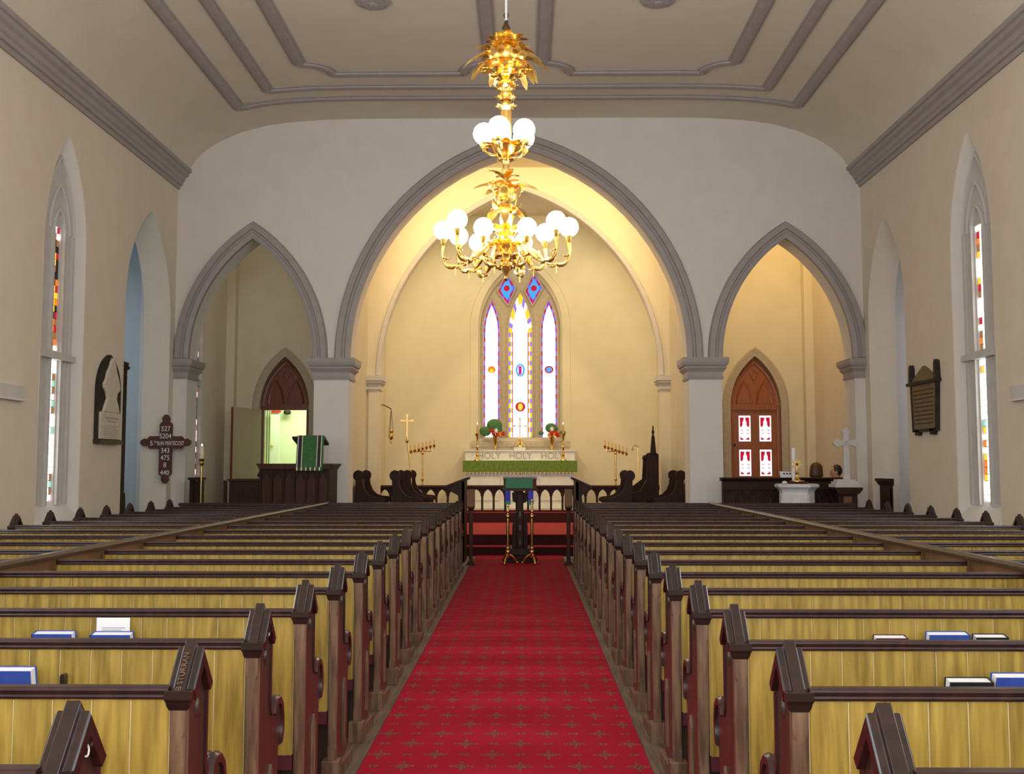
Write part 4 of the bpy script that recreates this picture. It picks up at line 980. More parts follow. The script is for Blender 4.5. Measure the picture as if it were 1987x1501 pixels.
# sloped book rest on it
g0, g1 = P(577, 850, zq).x, P(629, 850, zq).x; zr = P(600, 846, zq).z
t2 = thing('book_rest', ((g0+g1)/2, zq+.2, zt_), 'sloping dark book rest standing on the pulpit top', 'book rest')
mb = MB(); mb.prism([(zq+.02, zr), (zq+.42, zr-.10), (zq+.42, zr-.14), (zq+.02, zr-.04)], 'x', g0-.09, g1); mb.build('slope', 'darkm', t2)
mb = MB(); mb.box((g0+g1)/2-.1, (g0+g1)/2+.1, zq+.1, zq+.3, zt_, zr-.06); mb.build('stand', 'darkm', t2)
t2 = thing('pulpit_fall', ((g0+g1)/2, zq, P(600, 910, zq).z), 'green cloth fall with navy stripes and fringe on the pulpit', 'cloth fall')
zb = P(600, 906, zq).z
mb = MB(); mb.prism([(zq-.09, zb), (zq-.075, zb), (zq+.01, zr+.0), (zq+.2, zr-.04), (zq+.2, zr-.03), (zq+.0, zr+.015), (zq-.0, zr+.01)], 'x', g0, g1); mb.build('cloth', 'dgreen', t2)
for a, b in ((.06, .19), (.78, .90)):
    mb = MB(); xa_, xb_ = g0+(g1-g0)*a, g0+(g1-g0)*b; mb.prism([(zq-.094, zb), (zq-.088, zb), (zq-.0, zr+.01), (zq-.006, zr+.012)], 'x', xa_, xb_); mb.build('stripe', 'navy', t2)
    for xe_ in (xa_-.012, xb_):
        mb = MB(); mb.prism([(zq-.096, zb), (zq-.088, zb), (zq-.0, zr+.01), (zq-.008, zr+.013)], 'x', xe_, xe_+.012); mb.build('braid', 'cream', t2)
mb = MB()
for i in range(12): xx_ = g0+(g1-g0)*(i+.5)/12; mb.box(xx_-.012, xx_+.012, zq-.094, zq-.082, zb-.055, zb, i % 2)
mb.build('fringe', ['cream', 'dgreen'], t2)
# processional torch and dark stand by the wall, small things behind them
q = P(391, 900, 16.9); zt_ = P(391, 861, 16.9).z
t = thing('processional_torch', (q.x, 16.9, 0), 'tall brass processional torch with a glass chimney beside the dark stand', 'torch')
mb = MB(); mb.tube([(q.x, 16.9, .05), (q.x, 16.9, zt_-.30)], .014, 8); mb.build('pole', 'brass', t, smooth=True)
mb = MB(); mb.lathe([(.015, -.36), (.05, -.32), (.02, -.30), (.045, -.27), (.05, -.25), (.001, -.24)], (q.x, 16.9, zt_), 12); mb.build('cup', 'brass', t, smooth=True)
mb = MB(); mb.lathe([(.03, -.24), (.04, -.14), (.03, -.04), (.022, -.03)], (q.x, 16.9, zt_), 12); mb.build('chimney', 'cream', t, smooth=True)
mb = MB(); mb.lathe([(.012, -.04), (.014, -.015), (.001, .01)], (q.x, 16.9, zt_), 10); mb.build('flame', 'flame', t, smooth=True)
mb = MB(); mb.lathe([(.12, 0), (.12, .02), (.04, .05), (.02, .10), (.001, .1)], (q.x, 16.9, 0), 14); mb.build('foot', 'brass', t, smooth=True)
a0, a1, zt_ = P(367, 940, 17.1).x, P(389, 940, 17.1).x, P(378, 926, 17.1).z
t = thing('side_stand', ((a0+a1)/2, 17.2, 0), 'narrow dark wooden stand below the hymn board', 'stand')
for xx_ in (a0+.03, a1-.03):
    mb = MB(); mb.box(xx_-.03, xx_+.03, 17.12, 17.3, 0, zt_-.04); mb.build('leg', 'darkm', t)
mb = MB(); mb.box(a0-.02, a1+.02, 17.08, 17.34, zt_-.04, zt_); mb.build('top', 'darkm', t)
mb = MB(); mb.box(a0+.05, a1-.05, 17.18, 17.22, .2, zt_-.06); mb.build('panel', 'midm', t)
q = P(437, 955, 17.0); t = thing('wooden_rail_post', (q.x, 17.0, 0), 'thin brown upright post at the end of the pulpit', 'post')
mb = MB(); mb.box(q.x-.025, q.x+.025, 16.97, 17.03, 0, P(437, 935, 17).z); mb.build('shaft', 'midm', t)
mb = MB(); mb.frus((q.x, 17.0), .035, .04, P(437, 935, 17).z, .02, .02, P(437, 932, 17).z); mb.build('cap', 'darkm', t)

# ================================================================== font side
zq = 17.05
x0, x1, zt_ = P(1402, 940, zq).x, P(1640, 940, zq).x, P(1500, 926, zq).z
t = thing('organ_screen', ((x0+x1)/2, zq, 0), 'long dark panelled screen behind the white font', 'screen')
mb = MB(); mb.box(x0, x1, zq, zq+.08, 0, zt_-.05); mb.build('panelling', 'darkm', t)
mb = MB(); mb.prism([(zq-.06, zt_-.02), (zq-.06, zt_), (zq+.15, zt_), (zq+.15, zt_-.06), (zq-.02, zt_-.06)], 'x', x0-.02, x1+.02); mb.build('top_moulding', 'darkm', t)
mb = MB(); mb.box(x0, x1, zq-.035, zq, zt_-.20, zt_-.10); mb.build('frieze', 'darkm', t)
n = 10
for i in range(n):
    w1 = (x1-x0)/n; a = x0+(i+.5)*w1; mb = MB(); arch_sweep(mb, 'y', a, w1/2-.03, .18, zt_-.42, [(0, .01), (0, -.02), (.02, -.025), (.03, 0), (.03, .01)], zdown=.75, t=zq, n=6); mb.build('arcade_arch', 'midm', t)
# font: octagonal marble bowl on a stem
zq = 16.45; c = P(1546, 950, zq); r = .33; ztp, zbt = P(1546, 938, zq).z, P(1546, 983, zq).z
t = thing('baptismal_font', (c.x, zq, 0), 'white octagonal marble font', 'font')
mb = MB(); mb.lathe([(.17, zbt-.12), (.20, zbt-.04), (.285, zbt), (.285, zbt+.02), (.27, zbt+.03), (.27, ztp-.13), (.29, ztp-.09), (.345, ztp-.05), (.345, ztp-.01), (.31, ztp), (.001, ztp)], (c.x, zq, 0), 8, rot=math.pi/8); mb.build('bowl', 'white', t)
for k in range(8):
    a = math.pi/4*k; mb = MB(); mb.box(-.075, .075, -.008, .01, zbt+.06, ztp-.16); mb.rotz(a+R90).move((c.x+.252*math.cos(a), zq+.252*math.sin(a), 0)); mb.build('panel', 'white', t)
mb = MB(); mb.lathe([(.30, 0), (.30, .10), (.22, .16), (.14, .22), (.14, zbt-.18), (.17, zbt-.12)], (c.x, zq, 0), 8, rot=math.pi/8); mb.build('stem', 'white', t)
mb = MB(); q = P(1520, 933, zq); mb.sphere((q.x-.04, zq-.24, ztp+.02), .03, 0, 10, 6, sx=1.4); mb.build('lip_ornament', 'white', t, smooth=True)
mb = MB(); mb.lathe([(.16, 0), (.17, .015), (.15, .03), (.001, .035)], (c.x+.02, zq, ztp), 20); o = mb.build('font_cover', 'midm', origin=(c.x, zq, ztp), smooth=True); tag(o, 'round brown wooden cover lying on the font', 'cover')
q = P(1546, 900, zq); zt_ = P(1546, 897, zq).z; z0_ = ztp+.035
t = thing('brass_ewer_cross', (q.x, zq, z0_), 'polished brass cross ornament standing on the font cover', 'brass cross')
mb = MB(); mb.lathe([(.12, 0), (.12, .012), (.06, .02), (.03, .05), (.018, .11), (.03, .14), (.015, .17), (.012, .22)], (q.x, zq, z0_), 16); mb.build('base', 'brass', t, smooth=True)
mb = MB(); zc_ = z0_+.27
for k in range(8):
    a = k*math.pi/4; mb.prism([(q.x+.012*math.cos(a+1.2), zc_+.012*math.sin(a+1.2)), (q.x+.075*math.cos(a+.16), zc_+.075*math.sin(a+.16)), (q.x+.085*math.cos(a), zc_+.085*math.sin(a)), (q.x+.075*math.cos(a-.16), zc_+.075*math.sin(a-.16)), (q.x+.012*math.cos(a-1.2), zc_+.012*math.sin(a-1.2))], 'y', zq-.008, zq+.008)
mb.build('rayed_head', 'brass', t)
q = P(1540, 900, zq+.12); za = P(1540, 868, zq+.12).z
ztp += .034
t = thing('paschal_candle', (q.x, zq+.12, ztp), 'tall white candle standing behind the brass cross on the font', 'candle')
mb = MB(); mb.lathe([(.03, 0), (.03, za-ztp-.02), (.024, za-ztp), (.02, za-ztp-.01), (.001, za-ztp-.012)], (q.x, zq+.12, ztp), 12); mb.build('wax', 'paper', t, smooth=True)
mb = MB(); mb.tube([(q.x, zq+.12, za-.015), (q.x, zq+.12, za+.012)], .003, 6); mb.build('wick', 'black', t)
# stone cross on stepped base, on a dark pedestal
zq = 16.35; x0, x1 = P(1613, 950, zq).x, P(1666, 950, zq).x; xm_ = (x0+x1)/2; zp = P(1640, 945, zq).z
t = thing('cross_pedestal', (xm_, zq, 0), 'dark wooden pedestal carrying the stone cross', 'pedestal')
mb = MB(); mb.box(x0+.06, x1-.07, zq-.16, zq+.16, 0, zp-.06); mb.build('body', 'darkm', t)
mb = MB(); mb.prism([(x0+.05, zp-.10), (x0, zp-.03), (x0, zp), (x1, zp), (x1, zp-.03), (x1-.06, zp-.10)], 'y', zq-.22, zq+.22); mb.build('top', 'darkm', t)
mb = MB(); mb.box(x0+.14, x1-.16, zq-.175, zq-.155, .2, zp-.14); mb.build('panel', 'part', t)
t = thing('stone_cross', (xm_, zq, zp), 'pale carved stone cross on a stepped base', 'cross')
xm_ = P(1642, 900, zq).x; zc_ = P(1642, 859, zq).z; za = P(1642, 828, zq).z
mb = MB(); mb.box(x0+.01, x1-.02, zq-.18, zq+.18, zp, zp+.05); mb.box(x0+.04, x1-.04, zq-.15, zq+.15, zp+.05, zp+.09); mb.box(x0+.07, x1-.07, zq-.12, zq+.12, zp+.09, zp+.125); mb.build('base', 'greyl', t, bevel=.006)
mb = MB(); w_ = .042; A_ = za-zc_; B_ = .215; e = .085
def flo(L_): return [(-w_, L_-.13), (-e*.8, L_-.075), (-e*.62, L_-.05), (0, L_), (e*.62, L_-.05), (e*.8, L_-.075), (w_, L_-.13)]
cr = [(-w_, w_)]+flo(A_)+[(w_, w_)]+[(z, -u) for u, z in flo(B_)]+[(w_, -w_), (w_+.008, zp+.12-zc_), (-w_-.008, zp+.12-zc_), (-w_, -w_)]+[(-z, u) for u, z in flo(B_)]
mb.prism([(xm_+u, zc_+z) for u, z in cr], 'y', zq-.035, zq+.035); mb.build('shaft', 'greyl', t, bevel=.006)
mb = MB(); mb.torus((xm_, zq-.036, zc_), .035, .010, 'y'); mb.torus((xm_, zq-.036, zc_), .012, .008, 'y', 12); mb.build('carved_ring', 'greyl', t, smooth=True)

# ================================================================== people behind the screen
def person(px, py, Z, face, hairm, clothm, lab, lean=0.):
    q_ = P(px, py, Z); x, y, zt_ = q_.x, Z, q_.z                   # top of the head
    t = thing('person', (x, y, .30), lab, 'person')
    fx, fy = math.cos(face), math.sin(face); sx_, sy_ = -fy, fx
    seat = zt_-.88
    def pt(f_, s_, z): return (x+fx*f_+sx_*s_, y+fy*f_+sy_*s_, z)
    J = [(pt(0, 0, seat+.02), .145), (pt(.0, 0, seat+.25), .14), (pt(.01, 0, seat+.46), .15), (pt(.01+lean, 0, seat+.60), .065), (pt(.03+lean, 0, seat+.70), .075), (pt(.035+lean, 0, seat+.80), .078)]
    E_ = [(0, 1), (1, 2), (2, 3), (3, 4), (4, 5)]
    def add(parent_, chain):
        k = parent_
        for p, r in chain: J.append((p, r)); E_.append((k, len(J)-1)); k = len(J)-1
        return k
    hands = []
    for s_ in (-1, 1):
        add(0, [(pt(.10, s_*.09, seat), .09), (pt(.42, s_*.10, seat+.0), .065), (pt(.44, s_*.10, seat-.22), .05), (pt(.43, s_*.10, seat-.40), .04), (pt(.55, s_*.10, seat-.42), .035)])
        k = add(2, [(pt(.0, s_*.19, seat+.50), .06), (pt(.06, s_*.22, seat+.24), .045), (pt(.26, s_*.14, seat+.16), .035), (pt(.33, s_*.12, seat+.16), .030)])
        for q2, (da, l_) in enumerate(((-.022, .06), (-.008, .075), (.008, .07), (.022, .055))):
            add(k, [(pt(.37, s_*.12+da, seat+.165), .009), (pt(.37+l_*.6, s_*.12+da*1.2, seat+.15), .008), (pt(.37+l_*.9, s_*.12+da*1.2, seat+.13), .007)])
        add(k, [(pt(.345, s_*.09, seat+.17), .010), (pt(.375, s_*.075, seat+.165), .008)])
    def skin(name, idx, par, mt, grow=0.):
        me = bpy.data.meshes.new(name); mp_ = {j: n_ for n_, j in enumerate(idx)}
        me.from_pydata([tuple(Vector(J[j][0])-ORG[t.name]) for j in idx], [(mp_[a], mp_[b]) for a, b in E_ if a in mp_ and b in mp_], [])
        me.materials.append(M[mt]); o_ = bpy.data.objects.new(name, me); COL.objects.link(o_); o_.parent = par
        o_.modifiers.new('skin', 'SKIN'); sd = o_.modifiers.new('sub', 'SUBSURF'); sd.levels = 1; sd.render_levels = 2
        for j in idx: v_ = me.skin_vertices[0].data[mp_[j]]; r_ = J[j][1]+grow; v_.radius = (r_, r_); v_.use_root = (j == 0)
        ORG[o_.name] = ORG[t.name]; return o_
    skin('body', list(range(len(J))), t, 'skin')
    torso = [0, 1, 2]+[j for j in range(6, len(J)) if J[j][1] >= .034]
    skin('clothes', torso, t, clothm, .018)
    # face
    hc = Vector(pt(.035+lean, 0, zt_-.115))
    mb_ = MB(); mb_.sphere(tuple(hc), .10, 0, 16, 10, sx=.86, sy=.86, sz=1.18)
    nose = hc+Vector((fx, fy, 0))*.088; mb_.sphere((nose.x, nose.y, nose.z-.02), .018, 0, 8, 6, sz=1.5)
    for s_ in (-1, 1):
        e_ = hc+Vector((sx_, sy_, 0))*s_*.085; mb_.sphere((e_.x, e_.y, e_.z-.01), .022, 0, 8, 6, sz=1.4)
    hd = mb_.build('head', 'skin', t, smooth='all')
    for s_ in (-1, 1):
        e_ = hc+Vector((fx, fy, 0))*.078+Vector((sx_, sy_, 0))*s_*.034; mb_ = MB(); mb_.sphere((e_.x, e_.y, e_.z+.008), .010, 0, 8, 6); mb_.build('eye', 'black', hd, smooth='all')
    e_ = hc+Vector((fx, fy, 0))*.083; mb_ = MB(); mb_.sphere((e_.x, e_.y, e_.z-.062), .012, 0, 8, 6, sx=1.3, sy=1.3, sz=.5); mb_.build('mouth', 'redcush', hd, smooth='all')
    return t, hc, (fx, fy), zt_
t, hc, fd, zt_ = person(1584, 897, 18.95, math.radians(92), 'hairb', 'clotht', 'seated person in a tan top with bobbed brown hair, seen from behind')
mb = MB(); rr = []
for k in range(11):
    tt = k/10; z = zt_+.012-.29*tt; r = max(.004, (.108+.02*tt)*math.sqrt(max(0, 1-(1-min(1, tt/.40))**2))) if tt < .95 else .085
    rr.append([(hc.x+r*math.cos(2*math.pi*i/16), hc.y-.022+r*.92*math.sin(2*math.pi*i/16), z) for i in range(16)])
mb.loft(rr); mb.build('hair', 'hairb', t, smooth='all')
t, hc, fd, zt_ = person(1625, 903, 18.4, math.radians(175), 'hairk', 'clothd', 'seated person in a dark jacket with short black hair, facing sideways')
mb = MB(); mb.sphere((hc.x+.022, hc.y+.0, hc.z+.028), .106, 0, 16, 10, sx=.9, sy=.95, sz=1.05)
mb.v = [p if p.x > hc.x-.045 else Vector((hc.x-.045, p.y, max(p.z, hc.z+.05))) for p in mb.v]; mb.build('hair', 'hairk', t, smooth='all')
for px_, y_, lab in ((1584, 18.95, 'dark stool under the person with bobbed hair'), (1625, 18.4, 'dark stool under the person with short black hair')):
    q = P(px_, 940, y_); t = thing('stool', (q.x, y_, .3), lab, 'stool', 'stools behind the screen')
    mb = MB(); mb.lathe([(.001, .22), (.17, .22), (.18, .24), (.17, .27), (.001, .27)], (q.x, y_, .3), 16); mb.build('seat', 'darkm', t)
    for k in range(4):
        a = math.pi/4+k*R90; mb = MB(); mb.tube([(q.x+.15*math.cos(a), y_+.15*math.sin(a), .30), (q.x+.11*math.cos(a), y_+.11*math.sin(a), .53)], .018, 8); mb.build('leg', 'darkm', t)
a0, a1, z0_, z1_ = P(1512, 925, 17.15).x, P(1536, 925, 17.15).x, P(1512, 926, 17.15).z, P(1512, 914, 17.15).z
mb = MB(); mb.prism([(a0+.02, z0_), (a1, z0_), (a1, z1_-.01), (a0, z1_)], 'y', 17.13, 17.145); o = mb.build('music_sheets', 'paper', origin=((a0+a1)/2, 17.14, z0_)); tag(o, 'white sheets of music standing on the dark screen', 'sheet music')
mb = MB()
for i in range(3): mb.box(a0+.06+.05*i, a0+.09+.05*i, 17.128, 17.13, z0_+.05, z0_+.075)
mb.build('print', 'maroon', o)

# ================================================================== lectern and what stands around it
zq = 16.85; xm_ = P(1009, 1000, zq).x
t = thing('lectern', (xm_, zq, 0), 'dark carved wooden lectern in the aisle with a teal cloth on its slope', 'lectern')
zt_, zd = P(1009, 928, zq).z, P(1009, 949, zq).z
def lz(py): return P(1009, py, zq).z
mb = MB(); mb.box(xm_-.29, xm_+.29, zq-.25, zq+.25, .012, .07); mb.frus((xm_, zq), .27, .23, .07, .225, .19, .13); mb.frus((xm_, zq), .21, .18, .13, .19, .16, lz(1062)); mb.build('base', 'darkm', t, bevel=.008)
mb = MB(); mb.box(xm_-.055, xm_+.055, zq-.07, zq+.07, lz(1070), lz(952)); mb.build('shaft', 'darkm', t, bevel=.012)
for s_ in (-1, 1):
    mb = MB(); mb.prism([(xm_+s_*.055, lz(1070)), (xm_+s_*.13, lz(1070)), (xm_+s_*.125, lz(1022)), (xm_+s_*.105, lz(1005)), (xm_+s_*.10, lz(1000)), (xm_+s_*.055, lz(992))], 'y', zq-.035, zq+.035); mb.build('buttress', 'darkm', t, bevel=.006)
    mb = MB(); mb.prism([(xm_+s_*.055, lz(976)), (xm_+s_*.12, lz(972)), (xm_+s_*.13, lz(955)), (xm_+s_*.055, lz(955))], 'y', zq-.03, zq+.03); mb.build('desk_bracket', 'darkm', t)
for i in range(3): mb = MB(); mb.box(xm_-.012, xm_+.012, zq-.078, zq-.069, lz(1055)+.0+i*.22, lz(1055)+.09+i*.22); mb.build('inlay', 'mid', t)
xa_, xb_ = P(977, 940, zq).x, P(1041, 940, zq).x
yf, yk = zq-.16, zq+.22
mb = MB(); mb.prism([(yf, zd-.015), (yf, zd+.015), (yk, zt_+.0), (yk, zt_-.03)], 'x', xa_, xb_); mb.build('desk_slope', 'midm', t)
mb = MB(); mb.box(xa_-.015, xb_+.015, yf-.03, yf+.005, zd-.02, zd+.025); mb.build('book_stop', 'midm', t)
mb = MB(); mb.box(xa_-.01, xb_+.01, yk-.02, yk+.02, zt_-.03, zt_+.025); mb.build('top_edge', 'part', t)
cl = thing('lectern_cloth', (xm_, zq, zd), 'teal green cloth spread over the lectern slope', 'cloth')
xc0, xc1 = P(981, 940, zq).x, P(1034, 940, zq).x
mb = MB(); mb.prism([(yf+.008, zd+.018), (yf+.008, zd+.026), (yk-.01, zt_+.008), (yk-.01, zt_+.0)], 'x', xc0, xc1); mb.build('cloth', 'teal', cl)
for px0, px1, lab in ((981, 991, 'royal blue ribbon hanging nearer the pulpit from the lectern'), (1025, 1035, 'royal blue ribbon hanging nearer the font from the lectern')):
    a, b = P(px0, 960, zq).x, P(px1, 960, zq).x
    t2 = thing('lectern_ribbon', ((a+b)/2, yf-.03, lz(972)), lab, 'ribbon', 'ribbons on the lectern')
    mb = MB(); mb.box(a, b, yf-.045, yf-.035, lz(971), zd-.02); mb.build('ribbon', 'royal', t2)
    mb = MB(); mb.box(a, b, yf-.046, yf-.034, lz(978), lz(971)); mb.build('fringe', 'teal', t2)
for px, ptop, lab in ((988, 978, 'gleaming brass torch stand beside the lectern, on the pulpit side'), (1024, 968, 'dull brass torch stand beside the lectern, on the font side')):
    sidx = -1 if px < 1000 else 1
    x = xm_+sidx*.19; y = zq-.44
    if sidx > 0: x += .0
    t = thing('torch_stand', (x, y, .012), lab, 'torch stand', 'brass torch stands at the lectern')
    ztp = P(px, ptop, y).z
    mb = MB(); mb.tube([(x, y, .12), (x, y, .8), (x, y, ztp)], [.025, .022, .014], 10); mb.build('pole', 'brass', t, smooth=True)
    mb = MB()
    for z, r in ((.20, .042), (.26, .032), (.76, .034), (.84, .028), (ztp-.03, .022)): mb.sphere((x, y, z), r, 0, 12, 8, sz=1.2)
    mb.build('knops', 'brass', t, smooth=True)
    for k in range(3):
        a = math.radians(90+sidx*80+120*k); mb = MB(); mb.tube(bez((x, y, .17), (x+.08*math.cos(a), y+.08*math.sin(a), .15), (x+.11*math.cos(a), y+.11*math.sin(a), .09), (x+.15*math.cos(a), y+.15*math.sin(a), .03)), [.016]*15, 8); mb.sphere((x+.15*math.cos(a), y+.15*math.sin(a), .034), .022, 0, 10, 6); mb.build('foot', 'gold', t, smooth=True)
# clergy desks with sloping tops
for s_, x0, x1, lab in ((-1, P(864, 940, 17.0).x, P(909, 925, 17.0).x, 'dark clergy desk with a sloping top on the pulpit side of the steps'), (1, P(1147, 940, 17.0).x, P(1110, 925, 17.0).x, 'dark clergy desk with a sloping top on the font side of the steps')):
    za, zb = P(864, 942, 17.0).z, P(909, 925, 17.0).z
    t = thing('clergy_desk', ((x0+x1)/2, 17.0, 0), lab, 'desk', 'clergy desks at the chancel steps')
    mb = MB(); mb.prism([(x0, za-.05), (x1, zb-.04), (x1, zb), (x0, za-.0)], 'y', 16.65, 17.55); mb.build('slope', 'darkm', t)
    xf_ = x1-s_*0.06*-1 if False else x1+(-.05 if s_ > 0 else -.05)*(-1 if s_ > 0 else 1)
    a, b = sorted((x1+(.05*s_), x1+(.09*s_)))
    mb = MB(); mb.box(a, b, 16.68, 17.52, 0, zb-.06); mb.build('front_panel', 'darkm', t)
    for yv in (16.68, 17.46):
        mb = MB(); mb.prism([(x1+.05*s_, 0), (x0-.06*s_*-1 if False else x0-.03*s_, 0), (x0-.03*s_, .5), (x1+.18*s_, .62), (x1+.14*s_, zb-.30), (x0-.05*s_, za-.05), (x1+.05*s_, zb-.05)], 'y', yv, yv+.05); mb.build('end_panel', 'darkm', t)
# newel posts flanking the aisle at the front of the pews
for px, lab in ((914, 'short orange-brown capped post at the aisle front, pulpit side'), (1103, 'short orange-brown capped post at the aisle front, font side')):
    q = P(px, 960, 16.2); t = thing('newel_post', (q.x, 16.2, 0), lab, 'post', 'capped posts at the front of the aisle')
    zt_, zc_ = P(px, 949, 16.2).z, P(px, 985, 16.2).z
    mb = MB(); mb.prism([(16.12, zc_), (16.30, zc_), (16.30, zc_+.05), (16.26, zt_), (16.22, zt_), (16.11, zc_+.04)], 'x', q.x-.06, q.x+.06); mb.build('cap', 'part', t, bevel=.006)
    mb = MB(); mb.frus((q.x, 16.2), .03, .03, zc_-.05, .055, .06, zc_); mb.build('neck', 'darkm', t)
    mb = MB(); mb.box(q.x-.03, q.x+.03, 16.16, 16.24, .06, zc_-.04); mb.build('shaft', 'midm', t, bevel=.006)
    mb = MB(); mb.frus((q.x, 16.2), .085, .085, .012, .035, .045, .08); mb.build('foot', 'midm', t)
# choir stalls: scrolled end boards facing the nave
def stall(Z, kx, side, lab, depth=.95, high=0.):
    """kx: pixel x of the knob; side: +1 the seat opens towards larger x"""
    k = P(kx, 922, Z); t = thing('choir_stall', (k.x+side*.2, Z+depth/2, .34), lab, 'stall', 'choir stalls in the chancel')
    pr = [(-.06, .34), (-.06, 1.28+high), (-.10, 1.33+high), (-.11, 1.39+high), (-.08, 1.45+high), (-.02, 1.48+high), (.05, 1.46+high), (.085, 1.41+high), (.08, 1.35+high), (.06, 1.30+high), (.07, 1.22+high), (.12, 1.10), (.20, 1.02), (.30, .985), (.42, .975), (.475, .955), (.49, .92), (.475, .885), (.43, .87), (.44, .80), (.46, .34)]
    for yv in (Z, Z+depth):
        mb_ = MB(); mb_.prism([(k.x+side*u, z) for u, z in pr], 'y', yv, yv+.06); mb_.build('end_panel', 'darkm', t, bevel=.008)
    a, b = sorted((k.x-side*.05, k.x-side*.01)); mb_ = MB(); mb_.box(a, b, Z+.06, Z+depth, .34, 1.30+high); mb_.build('back', 'midm', t)
    a, b = sorted((k.x, k.x+side*.42)); mb_ = MB(); mb_.box(a, b, Z+.06, Z+depth, .74, .78); mb_.build('seat', 'darkm', t)
    a, b = sorted((k.x+side*.03, k.x+side*.43)); mb_ = MB(); mb_.box(a, b, Z-.015, Z+depth+.02, .78, .83); mb_.build('cushion', 'redcush', t, bevel=.012)
stall(19.0, 696, 1, 'dark scroll-ended choir stall next to the pulpit-side column')
stall(18.9, 767, 1, 'dark scroll-ended choir stall, middle one of three on the pulpit side')
stall(19.95, 791, 1, 'dark scroll-ended choir stall below the processional cross', .8)
stall(18.9, 1320, -1, 'dark scroll-ended choir stall next to the font-side column')
stall(18.8, 1221, -1, 'dark scroll-ended choir stall nearest the altar on the font side')
# tall stall with a spire
Z = 20.0; x0, x1 = P(1252, 960, Z).x, P(1279, 960, Z).x; xm_ = P(1268, 900, Z).x
t = thing('bishop_chair', ((x0+x1)/2, Z+.3, .34), 'tall dark throne with a pointed spire on the font side', 'throne')
def tz(py): return P(1268, py, Z).z
k = P(1246, 922, Z)
mb = MB(); mb.prism([(x1, .34), (x1, tz(882)), (x1-.04, tz(878)), (x0+.06, tz(878)), (x0, tz(884)), (x0+.02, tz(895)), (x0+.05, tz(905)), (x0+.03, tz(930)), (x0-.10, tz(952)), (x0-.42, tz(962)), (x0-.46, tz(972)), (x0-.40, tz(980)), (x0-.38, .34)], 'y', Z, Z+.06); mb.build('end_panel', 'darkm', t, bevel=.008)
mb = MB(); mb.prism([(x1, .34), (x1, tz(882)), (x0+.06, tz(882)), (x0+.03, tz(930)), (x0-.40, tz(962)), (x0-.38, .34)], 'y', Z+.75, Z+.81); mb.build('end_panel', 'darkm', t)
mb = MB(); mb.box(x1-.05, x1, Z+.06, Z+.75, .34, tz(880)); mb.build('back', 'midm', t)
mb = MB(); mb.box(x0-.36, x1, Z+.06, Z+.75, .74, .79); mb.build('seat', 'darkm', t)
mb = MB(); mb.frus((xm_, Z+.03), .055, .055, tz(880), .028, .028, tz(846)); mb.lathe([(.028, 0), (.02, .02), (.014, .04), (.026, .06), (.028, .09), (.016, .12), (.012, .15), (.018, .17), (.004, .21), (.001, .215)], (xm_, Z+.03, tz(846)), 10); mb.build('spire', 'darkm', t)
mb = MB(); mb.sphere((x0+.0, Z+.03, tz(888)), .05, 0, 10, 8); mb.build('poppyhead', 'darkm', t, smooth=True)

# ================================================================== altar rail
Z = 22.35; x0, x1 = P(736, 945, Z).x, P(1292, 945, Z).x; zt_ = P(900, 941, Z).z
t = thing('altar_rail', ((x0+x1)/2, Z, .568), 'dark wooden altar rail with pointed open arches', 'altar rail')
mb = MB(); mb.box(x0, x1, Z-.07, Z+.07, zt_-.05, zt_); mb.build('handrail', 'midm', t, bevel=.01)
bay = .245; n = int((x1-x0)/bay); bay = (x1-x0)/n
for i in range(n+1):
    x = x0+i*bay; mb = MB(); mb.box(x-.022, x+.022, Z-.025, Z+.025, .568, zt_-.05); mb.build('baluster', 'darkm', t)
for i in range(n):
    x = x0+(i+.5)*bay; mb = MB(); a = bay/2-.022; zs = zt_-.24
    pts = [(x+u, zs+z) for u, z in arch(a*.92, .15, n=6)]; half = len(pts)//2
    for sg in (0, 1):
        pl = pts[:half+1] if sg == 0 else pts[half:]
        edge = [(x, zt_-.05), (x-bay/2, zt_-.05), (x-bay/2, zs)] if sg == 0 else [(x+bay/2, zs), (x+bay/2, zt_-.05), (x, zt_-.05)]
        mb.prism(pl+edge, 'y', Z-.018, Z+.018)
    mb.build('arch_head', 'darkm', t)
mb = MB(); mb.box(x0, x1, Z-.05, Z+.05, .568, .60); mb.build('bottom_rail', 'darkm', t)

# ================================================================== altar
Z = 24.1; x0, x1 = P(900, 930, Z).x, P(1118, 930, Z).x; zt_ = P(1009, 894, Z).z; xm_ = (x0+x1)/2
t = thing('altar', (xm_, Z+.35, .56), 'white marble altar against the east wall', 'altar')
mb = MB(); mb.box(x0+.03, x1-.03, Z+.05, ZE-.06, .60, zt_-.05); mb.build('body', 'white', t)
mb = MB(); mb.box(x0-.02, x1+.02, Z, ZE-.05, zt_-.05, zt_); mb.build('table_top', 'white', t, bevel=.01)
zf = P(1009, 918, Z).z
for k in range(3):
    a = x0+.10+k*(x1-x0-.1)/3; mb = MB(); mb.box(a, a+(x1-x0)/3-.14, Z+.02, Z+.05, .75, zf-.10); mb.build('front_panel', 'white', t, bevel=.008)
mb = MB(); q = P(1009, 924, Z)
for k in range(4):
    a = k*R90; mb.torus((q.x+.05*math.cos(a), Z+.03, q.z-.02+.05*math.sin(a)), .045, .014, 'y', 14, 6)
mb.build('carved_emblem', 'white', t, smooth=True)
t2 = thing('altar_step', (xm_, Z-.25, .56), 'pale stone step before the altar', 'step'); mb = MB(); mb.box(x0-.1, x1+.1, Z-.55, ZE-.05, .56, .60); mb.build('tread', 'white', t2); mb = MB(); mb.box(x0, x1, Z-.30, Z+.049, .60, .66); mb.build('upper_tread', 'white', t2)
